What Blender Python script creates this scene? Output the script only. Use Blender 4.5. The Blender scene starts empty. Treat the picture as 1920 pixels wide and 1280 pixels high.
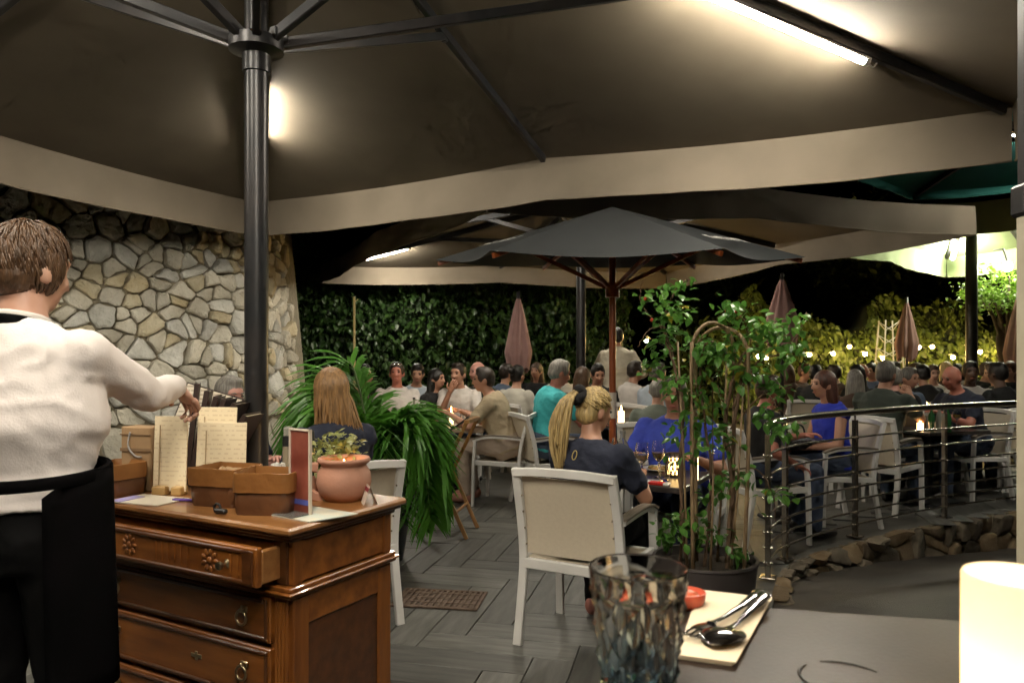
import bpy, bmesh, math, random
from mathutils import Vector, Matrix, noise as mnoise
R = math.radians
random.seed(7)
scn = bpy.context.scene
COL = scn.collection
# ------------------------------------------------------------------ camera, night sky, exposure
CAMZ = 1.45
cam_d = bpy.data.cameras.new("camera"); cam = bpy.data.objects.new("camera", cam_d); COL.objects.link(cam)
cam.location = (0, 0, CAMZ); cam.rotation_euler = (R(90), 0, 0)
cam_d.lens = 26.25; cam_d.sensor_width = 36; cam_d.shift_y = 28 / 1920
cam_d.clip_start = 0.02; cam_d.clip_end = 600
cam_d.dof.use_dof = True; cam_d.dof.focus_distance = 3.4; cam_d.dof.aperture_fstop = 9.0
scn.camera = cam
w = bpy.data.worlds.new("World"); scn.world = w; w.use_nodes = True
sky = w.node_tree.nodes.new("ShaderNodeTexSky"); sky.sky_type = 'NISHITA'; sky.sun_disc = False
sky.sun_elevation = R(-9); sky.sun_rotation = R(200)
w.node_tree.links.new(sky.outputs[0], w.node_tree.nodes["Background"].inputs[0])
w.node_tree.nodes["Background"].inputs[1].default_value = 0.05
scn.view_settings.view_transform = 'Standard'; scn.view_settings.look = 'None'
scn.view_settings.exposure = 0.0; scn.view_settings.gamma = 1.0
scn.render.engine = 'CYCLES'
cy = scn.cycles
cy.use_denoising = True; cy.max_bounces = 16; cy.diffuse_bounces = 3; cy.glossy_bounces = 5
cy.use_adaptive_sampling = True; cy.adaptive_threshold = 0.045; cy.adaptive_min_samples = 12
cy.transmission_bounces = 16; cy.transparent_max_bounces = 8
cy.sample_clamp_indirect = 5.0; cy.caustics_reflective = False; cy.caustics_refractive = False
TUBE = 350.0      # radiance of the white tube lamps under the parasols

def at(px, py, Y):
    return Vector(((px - 960) / 1400 * Y, Y, CAMZ - (py - 668) / 1400 * Y))

# ------------------------------------------------------------------ materials
MATS = {}
def M(name, col, rough=.6, metal=0., col2=None, vscale=6., stretch=(1, 1, 1), bump=0., bscale=60., rnd=0., emit=None, estr=0.,
      coat=0., spec=.5, trans=0., detail=4., lo=.35, hi=.65, sheen=0., alpha=1.):
    if name in MATS: return MATS[name]
    m = bpy.data.materials.new(name); m.use_nodes = True; nt = m.node_tree; N = nt.nodes; L = nt.links
    b = N["Principled BSDF"]
    b.inputs["Base Color"].default_value = (*col, 1); b.inputs["Roughness"].default_value = rough
    b.inputs["Metallic"].default_value = metal; b.inputs["Specular IOR Level"].default_value = spec
    b.inputs["Coat Weight"].default_value = coat; b.inputs["Transmission Weight"].default_value = trans
    b.inputs["Sheen Weight"].default_value = sheen; b.inputs["Alpha"].default_value = alpha
    tc = N.new("ShaderNodeTexCoord"); mp = N.new("ShaderNodeMapping"); mp.inputs["Scale"].default_value = stretch
    L.new(tc.outputs["Object"], mp.inputs[0])
    src = None
    if col2 is not None:
        nz = N.new("ShaderNodeTexNoise"); nz.inputs["Scale"].default_value = vscale; nz.inputs["Detail"].default_value = detail
        L.new(mp.outputs[0], nz.inputs["Vector"])
        rp = N.new("ShaderNodeValToRGB"); rp.color_ramp.elements[0].position = lo; rp.color_ramp.elements[1].position = hi
        rp.color_ramp.elements[0].color = (*col, 1); rp.color_ramp.elements[1].color = (*col2, 1)
        L.new(nz.outputs["Fac"], rp.inputs[0]); src = rp.outputs[0]
    if rnd:
        oi = N.new("ShaderNodeObjectInfo"); hs = N.new("ShaderNodeHueSaturation")
        mr = N.new("ShaderNodeMapRange"); mr.inputs[3].default_value = 1 - rnd; mr.inputs[4].default_value = 1 + rnd
        L.new(oi.outputs["Random"], mr.inputs[0]); L.new(mr.outputs[0], hs.inputs["Value"])
        if src: L.new(src, hs.inputs["Color"])
        else: hs.inputs["Color"].default_value = (*col, 1)
        src = hs.outputs[0]
    if src: L.new(src, b.inputs["Base Color"])
    if bump:
        n2 = N.new("ShaderNodeTexNoise"); n2.inputs["Scale"].default_value = bscale; n2.inputs["Detail"].default_value = 5
        L.new(mp.outputs[0], n2.inputs["Vector"])
        bp = N.new("ShaderNodeBump"); bp.inputs["Strength"].default_value = bump; bp.inputs["Distance"].default_value = .01
        L.new(n2.outputs["Fac"], bp.inputs["Height"]); L.new(bp.outputs[0], b.inputs["Normal"])
    if emit:
        b.inputs["Emission Color"].default_value = (*emit, 1); b.inputs["Emission Strength"].default_value = estr
    MATS[name] = m
    return m

def leafmat(name, c1, c2, rough=.4):
    if name in MATS: return MATS[name]
    m = M(name, c1, rough, col2=c2, vscale=3.5, detail=2, lo=.3, hi=.7)
    nt = m.node_tree; b = nt.nodes["Principled BSDF"]; out = nt.nodes["Material Output"]
    tr = nt.nodes.new("ShaderNodeBsdfTranslucent"); mx = nt.nodes.new("ShaderNodeMixShader"); mx.inputs[0].default_value = .3
    s = b.inputs["Base Color"].links[0].from_socket
    nt.links.new(s, tr.inputs[0]); nt.links.new(b.outputs[0], mx.inputs[1]); nt.links.new(tr.outputs[0], mx.inputs[2])
    nt.links.new(mx.outputs[0], out.inputs[0])
    return m

def woodmat(name, c1, c2, rough=.3, coat=.5, stretch=(3, 14, 14), vs=2.2):
    m = M(name, c1, rough, col2=c2, vscale=vs, stretch=stretch, coat=coat, bump=.06, bscale=30, lo=.3, hi=.7, detail=6)
    return m

def printmat(name, paper, ink, rows=38., edge=.55, rough=.7):
    """paper with faint rows of print along local z / x"""
    if name in MATS: return MATS[name]
    m = bpy.data.materials.new(name); m.use_nodes = True; N = m.node_tree.nodes; L = m.node_tree.links; b = N["Principled BSDF"]
    b.inputs["Roughness"].default_value = rough
    tc = N.new("ShaderNodeTexCoord"); sp = N.new("ShaderNodeSeparateXYZ"); L.new(tc.outputs["Object"], sp.inputs[0])
    a = N.new("ShaderNodeMath"); a.operation = 'MULTIPLY'; a.inputs[1].default_value = rows; L.new(sp.outputs[2], a.inputs[0])
    fr = N.new("ShaderNodeMath"); fr.operation = 'FRACT'; L.new(a.outputs[0], fr.inputs[0])
    lt = N.new("ShaderNodeMath"); lt.operation = 'LESS_THAN'; lt.inputs[1].default_value = .3; L.new(fr.outputs[0], lt.inputs[0])
    fl = N.new("ShaderNodeMath"); fl.operation = 'FLOOR'; L.new(a.outputs[0], fl.inputs[0])
    cx = N.new("ShaderNodeCombineXYZ"); xx = N.new("ShaderNodeMath"); xx.operation = 'MULTIPLY'; xx.inputs[1].default_value = 60
    L.new(sp.outputs[0], xx.inputs[0]); L.new(xx.outputs[0], cx.inputs[0])
    f7 = N.new("ShaderNodeMath"); f7.operation = 'MULTIPLY'; f7.inputs[1].default_value = 7.3; L.new(fl.outputs[0], f7.inputs[0]); L.new(f7.outputs[0], cx.inputs[2])
    nz = N.new("ShaderNodeTexNoise"); nz.inputs["Scale"].default_value = 1.0; nz.inputs["Detail"].default_value = 2; L.new(cx.outputs[0], nz.inputs["Vector"])
    g = N.new("ShaderNodeMath"); g.operation = 'GREATER_THAN'; g.inputs[1].default_value = edge - .07; L.new(nz.outputs["Fac"], g.inputs[0])
    mu = N.new("ShaderNodeMath"); mu.operation = 'MULTIPLY'; L.new(lt.outputs[0], mu.inputs[0]); L.new(g.outputs[0], mu.inputs[1])
    mx = N.new("ShaderNodeMix"); mx.data_type = 'RGBA'; mx.inputs[6].default_value = (*paper, 1); mx.inputs[7].default_value = (*ink, 1)
    L.new(mu.outputs[0], mx.inputs[0]); L.new(mx.outputs[2], b.inputs["Base Color"])
    MATS[name] = m
    return m

# ------------------------------------------------------------------ mesh collector
def frame(t, up):
    t = t.normalized(); s = t.cross(up)
    if s.length < 1e-4: s = t.cross(Vector((1, 0, 0)))
    s.normalize(); return s, s.cross(t).normalized()

class MB:
    def __init__(s): s.v = []; s.f = []
    def add(s, vs, fs):
        o = len(s.v); s.v += [tuple(p) for p in vs]; s.f += [tuple(i + o for i in q) for q in fs]
    def box(s, c, d, rot=None, bev=0.):
        c = Vector(c); hx, hy, hz = d[0] / 2, d[1] / 2, d[2] / 2; rot = rot or Matrix.Identity(3)
        if not bev:
            vs = [c + rot @ Vector((x * hx, y * hy, z * hz)) for x in (-1, 1) for y in (-1, 1) for z in (-1, 1)]
            s.add(vs, [(0, 1, 3, 2), (4, 6, 7, 5), (0, 4, 5, 1), (2, 3, 7, 6), (0, 2, 6, 4), (1, 5, 7, 3)]); return
        b = min(bev, hx * .9, hy * .9, hz * .9); vs = []; idx = {}
        for x in (-1, 1):
            for y in (-1, 1):
                for z in (-1, 1):
                    for k in range(3):
                        p = [x * (hx - (b if k != 0 else 0)), y * (hy - (b if k != 1 else 0)), z * (hz - (b if k != 2 else 0))]
                        idx[x, y, z, k] = len(vs); vs.append(c + rot @ Vector(p))
        fs = []
        for k, (a, e) in enumerate(((1, 2), (2, 0), (0, 1))):
            for sg in (-1, 1):
                q = []
                for (p1, p2) in ((-1, -1), (1, -1), (1, 1), (-1, 1)):
                    cr = [0, 0, 0]; cr[k] = sg; cr[a] = p1; cr[e] = p2; q.append(idx[cr[0], cr[1], cr[2], k])
                fs.append(q if sg > 0 else q[::-1])
        for k in range(3):
            a, e = [i for i in range(3) if i != k]
            for p1 in (-1, 1):
                for p2 in (-1, 1):
                    q = []
                    for sg, kk in ((-1, a), (1, a), (1, e), (-1, e)):
                        cr = [0, 0, 0]; cr[k] = sg; cr[a] = p1; cr[e] = p2; q.append(idx[cr[0], cr[1], cr[2], kk])
                    fs.append(q)
        for x in (-1, 1):
            for y in (-1, 1):
                for z in (-1, 1): fs.append([idx[x, y, z, k] for k in range(3)])
        s.add(vs, fs)
    def rings(s, rings, cap=True, closed=False):
        n = len(rings[0]); vs = [p for r in rings for p in r]; fs = []
        m = len(rings)
        for i in range(m if closed else m - 1):
            j = (i + 1) % m
            for k in range(n):
                l = (k + 1) % n; fs.append((i * n + k, i * n + l, j * n + l, j * n + k))
        if cap and not closed:
            fs.append(tuple(range(n))[::-1]); fs.append(tuple((m - 1) * n + k for k in range(n)))
        s.add(vs, fs)
    def sweep(s, pts, prof, up=Vector((0, 0, 1)), scale=None, cap=True, closed=False):
        pts = [Vector(p) for p in pts]; rs = []; m = len(pts)
        for i, p in enumerate(pts):
            if closed: t = pts[(i + 1) % m] - pts[i - 1]
            else: t = pts[min(i + 1, m - 1)] - pts[max(i - 1, 0)]
            a, b = frame(t, up); k = scale[i] if scale else 1
            rs.append([p + a * (x * k) + b * (y * k) for x, y in prof])
        s.rings(rs, cap, closed)
    def tube(s, pts, r, n=8, cap=True, up=Vector((0, 0, 1)), closed=False):
        if not isinstance(r, (list, tuple)): r = [r] * len(pts)
        s.sweep(pts, [(math.cos(2 * math.pi * k / n), math.sin(2 * math.pi * k / n)) for k in range(n)], up, list(r), cap, closed)
    def bar(s, pts, w, h, up=Vector((0, 0, 1)), c=.25):
        x, y = w / 2, h / 2; q = min(x, y) * c
        s.sweep(pts, [(-x + q, -y), (x - q, -y), (x, -y + q), (x, y - q), (x - q, y), (-x + q, y), (-x, y - q), (-x, -y + q)], up)
    def lathe(s, prof, n=24, c=(0, 0, 0), cap=False):
        c = Vector(c)
        s.rings([[c + Vector((r * math.cos(2 * math.pi * k / n), r * math.sin(2 * math.pi * k / n), z)) for k in range(n)] for r, z in prof], cap)
    def ell(s, c, r, rot=None, nu=12, nv=8):
        c = Vector(c); rot = rot or Matrix.Identity(3); r = (r, r, r) if not isinstance(r, (tuple, list)) else r
        rs = []
        for j in range(nv + 1):
            th = math.pi * (j / nv) ; th = max(.06, min(math.pi - .06, th))
            rs.append([c + rot @ Vector((r[0] * math.sin(th) * math.cos(2 * math.pi * k / nu), r[1] * math.sin(th) * math.sin(2 * math.pi * k / nu), -r[2] * math.cos(th))) for k in range(nu)])
        s.rings(rs)
    def cap(s, p0, p1, r0, r1, n=10):
        p0, p1 = Vector(p0), Vector(p1); t = (p1 - p0); l = t.length
        t = t / l if l > 1e-6 else Vector((0, 0, 1))
        pts = [p0 - t * r0 * .95, p0 - t * r0 * .6, p0, p0.lerp(p1, .5), p1, p1 + t * r1 * .6, p1 + t * r1 * .95]
        s.tube(pts, [r0 * .3, r0 * .8, r0, (r0 + r1) / 2, r1, r1 * .8, r1 * .3], n)
    def loft(s, rings, n=16, cap=True):
        """rings: (centre, ax, ay, a, b)"""
        s.rings([[c + ax * (a * math.cos(2 * math.pi * k / n)) + ay * (b * math.sin(2 * math.pi * k / n)) for k in range(n)] for c, ax, ay, a, b in rings], cap)
    def prism(s, poly, t, axis='z'):
        n = len(poly)
        def q(x, y, z): return (x, y, z) if axis == 'z' else ((x, z, y) if axis == 'y' else (z, x, y))
        vs = [q(x, y, 0) for x, y in poly] + [q(x, y, t) for x, y in poly]
        s.add(vs, [tuple(range(n))[::-1], tuple(range(n, 2 * n))] + [(k, (k + 1) % n, n + (k + 1) % n, n + k) for k in range(n)])
    def mesh(s, name):
        me = bpy.data.meshes.new(name); me.from_pydata(s.v, [], s.f); me.update(); return me
    def build(s, name, mat, parent=None, smooth=False, loc=None, rotz=None):
        me = s.mesh(name); me.materials.append(mat)
        if mat.node_tree.nodes["Principled BSDF"].inputs["Transmission Weight"].default_value > 0:
            bm = bmesh.new(); bm.from_mesh(me); bmesh.ops.remove_doubles(bm, verts=bm.verts, dist=1e-5); bmesh.ops.recalc_face_normals(bm, faces=bm.faces); bm.to_mesh(me); bm.free()
        if smooth: shade(me, smooth)
        return obj(name, me, parent, loc, rotz)

def shade(me, ang=True):
    me.polygons.foreach_set("use_smooth", [True] * len(me.polygons))
    if ang is not True and ang: me.set_sharp_from_angle(angle=R(ang))

def obj(name, me, parent=None, loc=None, rotz=None):
    o = bpy.data.objects.new(name, me); COL.objects.link(o)
    if parent: o.parent = parent
    if loc is not None: o.location = loc
    if rotz is not None: o.rotation_euler = (0, 0, rotz)
    return o
def tag(o, label=None, cat=None, group=None, kind=None):
    if label: o["label"] = label
    if cat: o["category"] = cat
    if group: o["group"] = group
    if kind: o["kind"] = kind
    return o
def thing(name, label, cat, loc=(0, 0, 0), rotz=0., group=None):
    o = obj(name, None, None, loc, rotz); return tag(o, label, cat, group)
def copy_tree(o, parent=None):
    c = o.copy(); COL.objects.link(c); c.parent = parent
    for ch in o.children: copy_tree(ch, c)
    return c
def face_rot(fx, fy): return math.atan2(-fx, fy)
def rz(a): return Matrix.Rotation(a, 3, 'Z')
def spline(P, n=8):
    P = [Vector(p) for p in P]; out = []
    for i in range(len(P) - 1):
        p0 = P[max(i - 1, 0)]; p1 = P[i]; p2 = P[i + 1]; p3 = P[min(i + 2, len(P) - 1)]
        for k in range(n):
            t = k / n
            out.append(.5 * ((2 * p1) + (p2 - p0) * t + (2 * p0 - 5 * p1 + 4 * p2 - p3) * t * t + (3 * p1 - p0 - 3 * p2 + p3) * t ** 3))
    out.append(P[-1]); return out
TS = bpy.data.scenes.new("remesh")
def remesh(mb, voxel, smooth=6, name="mesh"):
    me = mb.mesh(name + "_tmp"); o = bpy.data.objects.new("tmp", me); TS.collection.objects.link(o)
    md = o.modifiers.new("r", 'REMESH'); md.mode = 'VOXEL'; md.voxel_size = voxel
    if smooth:
        sm = o.modifiers.new("s", 'SMOOTH'); sm.factor = .5; sm.iterations = smooth
    TS.view_layers[0].update(); dg = TS.view_layers[0].depsgraph
    res = bpy.data.meshes.new_from_object(o.evaluated_get(dg)); res.name = name
    bpy.data.objects.remove(o); bpy.data.meshes.remove(me)
    shade(res); return res

# base palette
WHITE = M("white_powder_coat", (.72, .70, .67), .45, col2=(.64, .62, .59), vscale=5)
SLING = M("cream_sling_fabric", (.60, .52, .40), .8, col2=(.57, .49, .375), vscale=60, bump=.15, bscale=400)
GREYWOOD = M("weathered_arm_wood", (.22, .18, .14), .6, col2=(.13, .105, .08), vscale=4, stretch=(20, 2, 20))
DARKMETAL = M("dark_metal", (.035, .037, .04), .35, metal=.6, col2=(.055, .05, .05), vscale=4)
STEEL = M("brushed_steel", (.48, .44, .38), .24, metal=1.)
BLACK = M("black_plastic", (.012, .012, .013), .45)
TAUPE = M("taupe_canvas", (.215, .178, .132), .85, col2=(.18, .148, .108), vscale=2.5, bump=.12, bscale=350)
TAUPE_SHADED = M("taupe_canvas_shaded", (.150, .122, .086), .85, col2=(.13, .105, .074), vscale=2.5, bump=.12, bscale=350)  # same canvas as the valance, with the under-canopy shade put into its colour
TUBEM = M("tube_lamp_glow", (.9, .9, .9), .5, emit=(1., .92, .765), estr=TUBE)
CAPM = M("lamp_end_cap", (.5, .48, .45), .5)
GLASS = M("clear_glass", (1, 1, 1), .02, trans=1.)
DARKTOP = M("dark_table_top", (.045, .038, .035), .3, col2=(.06, .05, .045), vscale=7)
PLATE = M("white_china", (.75, .73, .68), .2)
FLAME = M("candle_flame", (1, .7, .3), .5, emit=(1., .55, .18), estr=60.)
WAXGLOW = M("glowing_wax", (.9, .8, .6), .6, emit=(1., .62, .28), estr=6.)
SOIL = M("potting_soil", (.03, .022, .015), .95, col2=(.06, .045, .03), vscale=40, bump=.6, bscale=80)

# ================================================================== SETTING
# ground, terrace floor with herringbone planks, sloping path
GROUND = M("dark_earth", (.03, .027, .02), .95, col2=(.05, .045, .035), vscale=1.5)
g = MB(); n = 40
g.add([(x, y, -.62) for x in (-150, 150) for y in (-60, 300)], [(0, 2, 3, 1)])
tag(g.build("ground", GROUND), kind="structure", label="dark ground beyond the terrace at night")
EDGE = spline([(.25, -2, 0), (.35, .9, 0), (.6, 2.0, 0), (1.0, 3.1, 0), (1.34, 3.88, 0), (1.63, 4.62, 0), (2.0, 5.28, 0), (2.8, 5.95, 0), (4.2, 6.8, 0), (6.2, 7.6, 0), (10.5, 8.7, 0), (20, 10.5, 0)], 6)
FLOORM = M("grey_floor_tile", (.05, .049, .044), .5, col2=(.09, .087, .078), vscale=3, stretch=(1, 6, 1), bump=.1, bscale=30)
f = MB(); ne = len(EDGE)
vs = [(p.x, p.y, -.012) for p in EDGE] + [(-14, p.y, -.012) for p in EDGE] + [(p.x, p.y, -.6) for p in EDGE]
fs = [(i, i + 1, ne + i + 1, ne + i) for i in range(ne - 1)] + [(i, 2 * ne + i, 2 * ne + i + 1, i + 1) for i in range(ne - 1)]
vs += [(-14, 34, -.012), (20, 34, -.012)]; fs.append((ne - 1, 3 * ne + 1, 3 * ne, 2 * ne - 1))
f.add(vs, fs)
floor = tag(f.build("floor", FLOORM), kind="structure", label="grey wood-look tiled terrace floor")
PLANK = M("grey_wood_look_plank", (.066, .065, .058), .5, col2=(.165, .162, .148), vscale=2.6, stretch=(1.3, 9, 1), bump=.12, bscale=25, rnd=.28, lo=.3, hi=.8, detail=7)
pw, pl = .2, .8
pm = MB(); pm.box((0, 0, 0), (pl - .005, pw - .005, .012), bev=.0025); pmesh = pm.mesh("plank"); pmesh.materials.append(PLANK)
th = R(-13)
cnt = 0
def edge_x(y):
    for a, b in zip(EDGE, EDGE[1:]):
        if a.y <= y <= b.y: return a.x + (b.x - a.x) * (y - a.y) / (b.y - a.y + 1e-9)
    return 20
for i in range(-22, 23):
    for j in range(-14, 15):
        # classic herringbone: horizontal and vertical planks in a staircase
        for kind in (0, 1):
            ox = i * pw + j * pl; oy = i * pw - j * pl
            if kind == 0: cx, cyy, rot = ox + pl / 2, oy + pw / 2, 0
            else: cx, cyy, rot = ox - pw / 2 + 0, oy + pl / 2 , math.pi / 2
            if kind == 1: cx, cyy = ox + pl + pw / 2 - pl - pw + 0, oy + pl / 2
            X = cx * math.cos(th) - cyy * math.sin(th) - .6; Y = cx * math.sin(th) + cyy * math.cos(th) + 5
            if -2.9 < X < edge_x(Y) - .45 and 2.7 < Y < 7.6 and cnt < 298:
                o = obj("plank", pmesh, floor, (X, Y, -.006 + random.uniform(-.0008, .0008)), th + rot); cnt += 1
ASPH = M("dark_asphalt_path", (.024, .020, .016), .6, col2=(.065, .055, .042), vscale=1.6, detail=8, bump=.6, bscale=120, rnd=0)
def path_z(y): return -.04 if y < 4.7 else -.04 - .30 * min(1, (y - 4.7) / 2.2) ** 1.2
p = MB(); xs = [.1 + .5 * k for k in range(40)]; ys = [-2 + .35 * k for k in range(36)]
p.add([(x, y, path_z(y)) for y in ys for x in xs], [(j * 40 + i, j * 40 + i + 1, (j + 1) * 40 + i + 1, (j + 1) * 40 + i) for j in range(35) for i in range(39)])
tag(p.build("path", ASPH, smooth=True), kind="structure", label="dark asphalt path sloping down beside the terrace")

# ------------------------------------------------------------------ stones
STONE = M("limestone", (.50, .455, .36), .9, col2=(.70, .66, .565), vscale=5, bump=.7, bscale=28, rnd=.22, lo=.3, hi=.75, detail=8)
STONEG = M("grey_limestone", (.50, .485, .43), .9, col2=(.70, .68, .62), vscale=6, bump=.7, bscale=28, rnd=.2, detail=8)
STONEO = M("ochre_limestone", (.50, .41, .25), .9, col2=(.66, .59, .43), vscale=5, bump=.7, bscale=28, rnd=.2, detail=8)
[setattr(m_.node_tree.nodes["Bump"].inputs["Distance"], "default_value", .028) for m_ in (STONE, STONEG, STONEO)]
MORTAR = M("dark_mortar", (.34, .30, .215), .95, col2=(.20, .17, .12), vscale=18, bump=.8, bscale=40)
wall = thing("stone_wall", "rounded rubble wall of cream limestone behind the waiter", "wall")
WP = spline([(-7.2, 4.0, 0), (-5.6, 4.95, 0), (-4.2, 5.85, 0), (-3.2, 6.55, 0), (-2.62, 7.08, 0), (-2.36, 7.62, 0), (-2.32, 8.4, 0), (-2.5, 9.4, 0)], 12)
WL = [0]
for a, b in zip(WP, WP[1:]): WL.append(WL[-1] + (b - a).length)
def wpos(u, z, out):
    u = max(0.001, min(WL[-1] - .001, u)); i = max(k for k in range(len(WL) - 1) if WL[k] <= u)
    t = (u - WL[i]) / (WL[i + 1] - WL[i]); q = WP[i].lerp(WP[i + 1], t)
    i0, i1 = max(0, i - 1), min(len(WP) - 1, i + 2); d = (WP[i1] - WP[i0]).normalized(); nn = Vector((d.y, -d.x, 0))
    return q + nn * (out - .09 * z) + Vector((0, 0, z))
core = MB(); us = [WL[-1] * k / 60 for k in range(61)]; zs = [-.1, 0, .8, 1.6, 2.4, 3.3]
core.add([wpos(u, z, 0) for z in zs for u in us], [(j * 61 + i, j * 61 + i + 1, (j + 1) * 61 + i + 1, (j + 1) * 61 + i) for j in range(5) for i in range(60)])
core.build("mortar_core", MORTAR, wall, smooth=True)
def clip(poly, nx, ny, d):
    out = []
    for a, b in zip(poly, poly[1:] + poly[:1]):
        da = a[0] * nx + a[1] * ny - d; db = b[0] * nx + b[1] * ny - d
        if da <= 0: out.append(a)
        if da * db < 0:
            t = da / (da - db); out.append((a[0] + (b[0] - a[0]) * t, a[1] + (b[1] - a[1]) * t))
    return out
def voronoi(u0, u1, z0, z1, cu, cz, jit, extra=0):
    rr = random.Random(3); pts = []
    nu, nz = int((u1 - u0) / cu), int((z1 - z0) / cz)
    for j in range(nz):
        for i in range(nu):
            if rr.random() < .10: continue
            pts.append((u0 + (i + .5 + (j % 2) * .5 + rr.uniform(-jit, jit)) * cu, z0 + (j + .5 + rr.uniform(-jit, jit)) * cz))
    for _ in range(extra): pts.append((rr.uniform(u0, u1), rr.uniform(z0, z1)))
    cells = []
    for k, (x, y) in enumerate(pts):
        poly = [(max(u0, x - .6), max(z0, y - .5)), (min(u1, x + .6), max(z0, y - .5)), (min(u1, x + .6), min(z1, y + .5)), (max(u0, x - .6), min(z1, y + .5))]
        for m, (a, b) in enumerate(pts):
            if m == k or abs(a - x) > 1. or abs(b - y) > .8: continue
            nx, ny = (a - x), (b - y) * 1.25; l = math.hypot(nx, ny)
            if l < 1e-5: continue
            poly = clip(poly, nx, ny, nx * (a + x) / 2 + ny * (b + y) / 2)
            if len(poly) < 3: break
        if len(poly) >= 3: cells.append(poly)
    return cells
def stone_mesh(poly, pos, rr, proud=.075):
    cx = sum(p[0] for p in poly) / len(poly); cz = sum(p[1] for p in poly) / len(poly)
    # shrink then round the corners, wobble
    q = []
    for a, b in zip(poly, poly[1:] + poly[:1]):
        if math.hypot(a[0] - b[0], a[1] - b[1]) < .015: continue
        for t in (.14, .5, .86):
            w_ = rr.uniform(-.09, .06) if t == .5 else 0
            q.append((a[0] + (b[0] - a[0]) * t + (b[1] - a[1]) * w_, a[1] + (b[1] - a[1]) * t - (b[0] - a[0]) * w_))
    if len(q) < 5: return None
    sz = max(math.hypot(p[0] - cx, p[1] - cz) for p in q)
    k = 1 - .004 / max(sz, .03)
    q = [(cx + (x - cx) * k * rr.uniform(.93, 1.0), cz + (z - cz) * k * rr.uniform(.93, 1.0)) for x, z in q]
    pr = proud * rr.uniform(.45, 1.5); tx, tz = rr.uniform(-.28, .28), rr.uniform(-.28, .28)
    mb = MB(); rs = []
    for sc, o in ((1.0, -.03), (1.0, pr * .45), (.94, pr * .85), (.74, pr), (.38, pr * 1.02)):
        rs.append([pos(cx + (x - cx) * sc, cz + (z - cz) * sc, o + (0 if o < 0 else (x - cx) * sc * tx + (z - cz) * sc * tz) + (rr.uniform(-.006, .006) if o > 0 else 0)) for x, z in q])
    mb.rings(rs, cap=True); return mb
rr = random.Random(11)
cells = voronoi(2.9, 6.7, .85, 2.9, .20, .15, .62, 90)
vis = []
for c in cells:
    mb = stone_mesh(c, wpos, rr)
    if mb: vis.append(mb)
vis.sort(key=lambda m: -(max(p[2] for p in m.v) - min(p[2] for p in m.v)) * (max(p[0] for p in m.v) - min(p[0] for p in m.v)))
rest = MB()
for k, mb in enumerate(vis):
    if k < 300: mb.build("stone", rr.choice([STONE, STONE, STONE, STONEG, STONEG, STONEO]), wall, smooth=24)
    else: rest.add(mb.v, mb.f)
for c in voronoi(.3, 2.9, 0, 3.1, .26, .2, .45): 
    mb = stone_mesh(c, wpos, rr)
    if mb: rest.add(mb.v, mb.f)
for c in voronoi(2.9, 6.7, 0, .85, .3, .24, .4):
    mb = stone_mesh(c, wpos, rr)
    if mb: rest.add(mb.v, mb.f)
tag(rest.build("stonework", STONE, wall, smooth=40), kind="stuff")

# low retaining wall of boulders along the terrace edge
rwall = thing("retaining_wall", "low edging wall of rounded stones below the steel railing", "wall")
rr = random.Random(5); EST = M("earthy_edge_stone", (.085, .066, .044), .95, col2=(.15, .122, .085), vscale=9, bump=.8, bscale=30, rnd=.4); ESO = M("ochre_edge_stone", (.12, .078, .037), .95, col2=(.18, .13, .075), vscale=9, bump=.8, bscale=30, rnd=.3)
EL = [0]
for a, b in zip(EDGE, EDGE[1:]): EL.append(EL[-1] + (b - a).length)
def epos(u):
    i = max(k for k in range(len(EL) - 1) if EL[k] <= u); t = (u - EL[i]) / (EL[i + 1] - EL[i])
    q = EDGE[i].lerp(EDGE[i + 1], t); dd = (EDGE[i + 1] - EDGE[i]).normalized(); return q, dd
ua = next(EL[i] for i in range(ne) if EDGE[i].y > 4.5); ub = next(EL[i] for i in range(ne) if EDGE[i].x > 7.6)
def kpos(u, z, out):
    q, dd = epos(max(0, min(u, EL[-1] - .01))); zb = path_z(q.y) - .02; return q + Vector((dd.y, -dd.x, 0)) * (out + .012) + Vector((0, 0, zb + (z / .36) * (-.006 - zb)))
core = MB(); m_ = 60
core.add([kpos(ua + (ub - ua) * i / m_, z, .0) for i in range(m_ + 1) for z in (-.05, .36)], [(2 * i, 2 * i + 2, 2 * i + 3, 2 * i + 1) for i in range(m_)])
core.build("mortar_core", MORTAR, rwall)
for c in voronoi(ua, ub, 0, .36, .21, .17, .45):
    mb = stone_mesh(c, kpos, rr, .06)
    if mb: mb.build("stone", rr.choice([EST, EST, ESO]), rwall, smooth=35)
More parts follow.
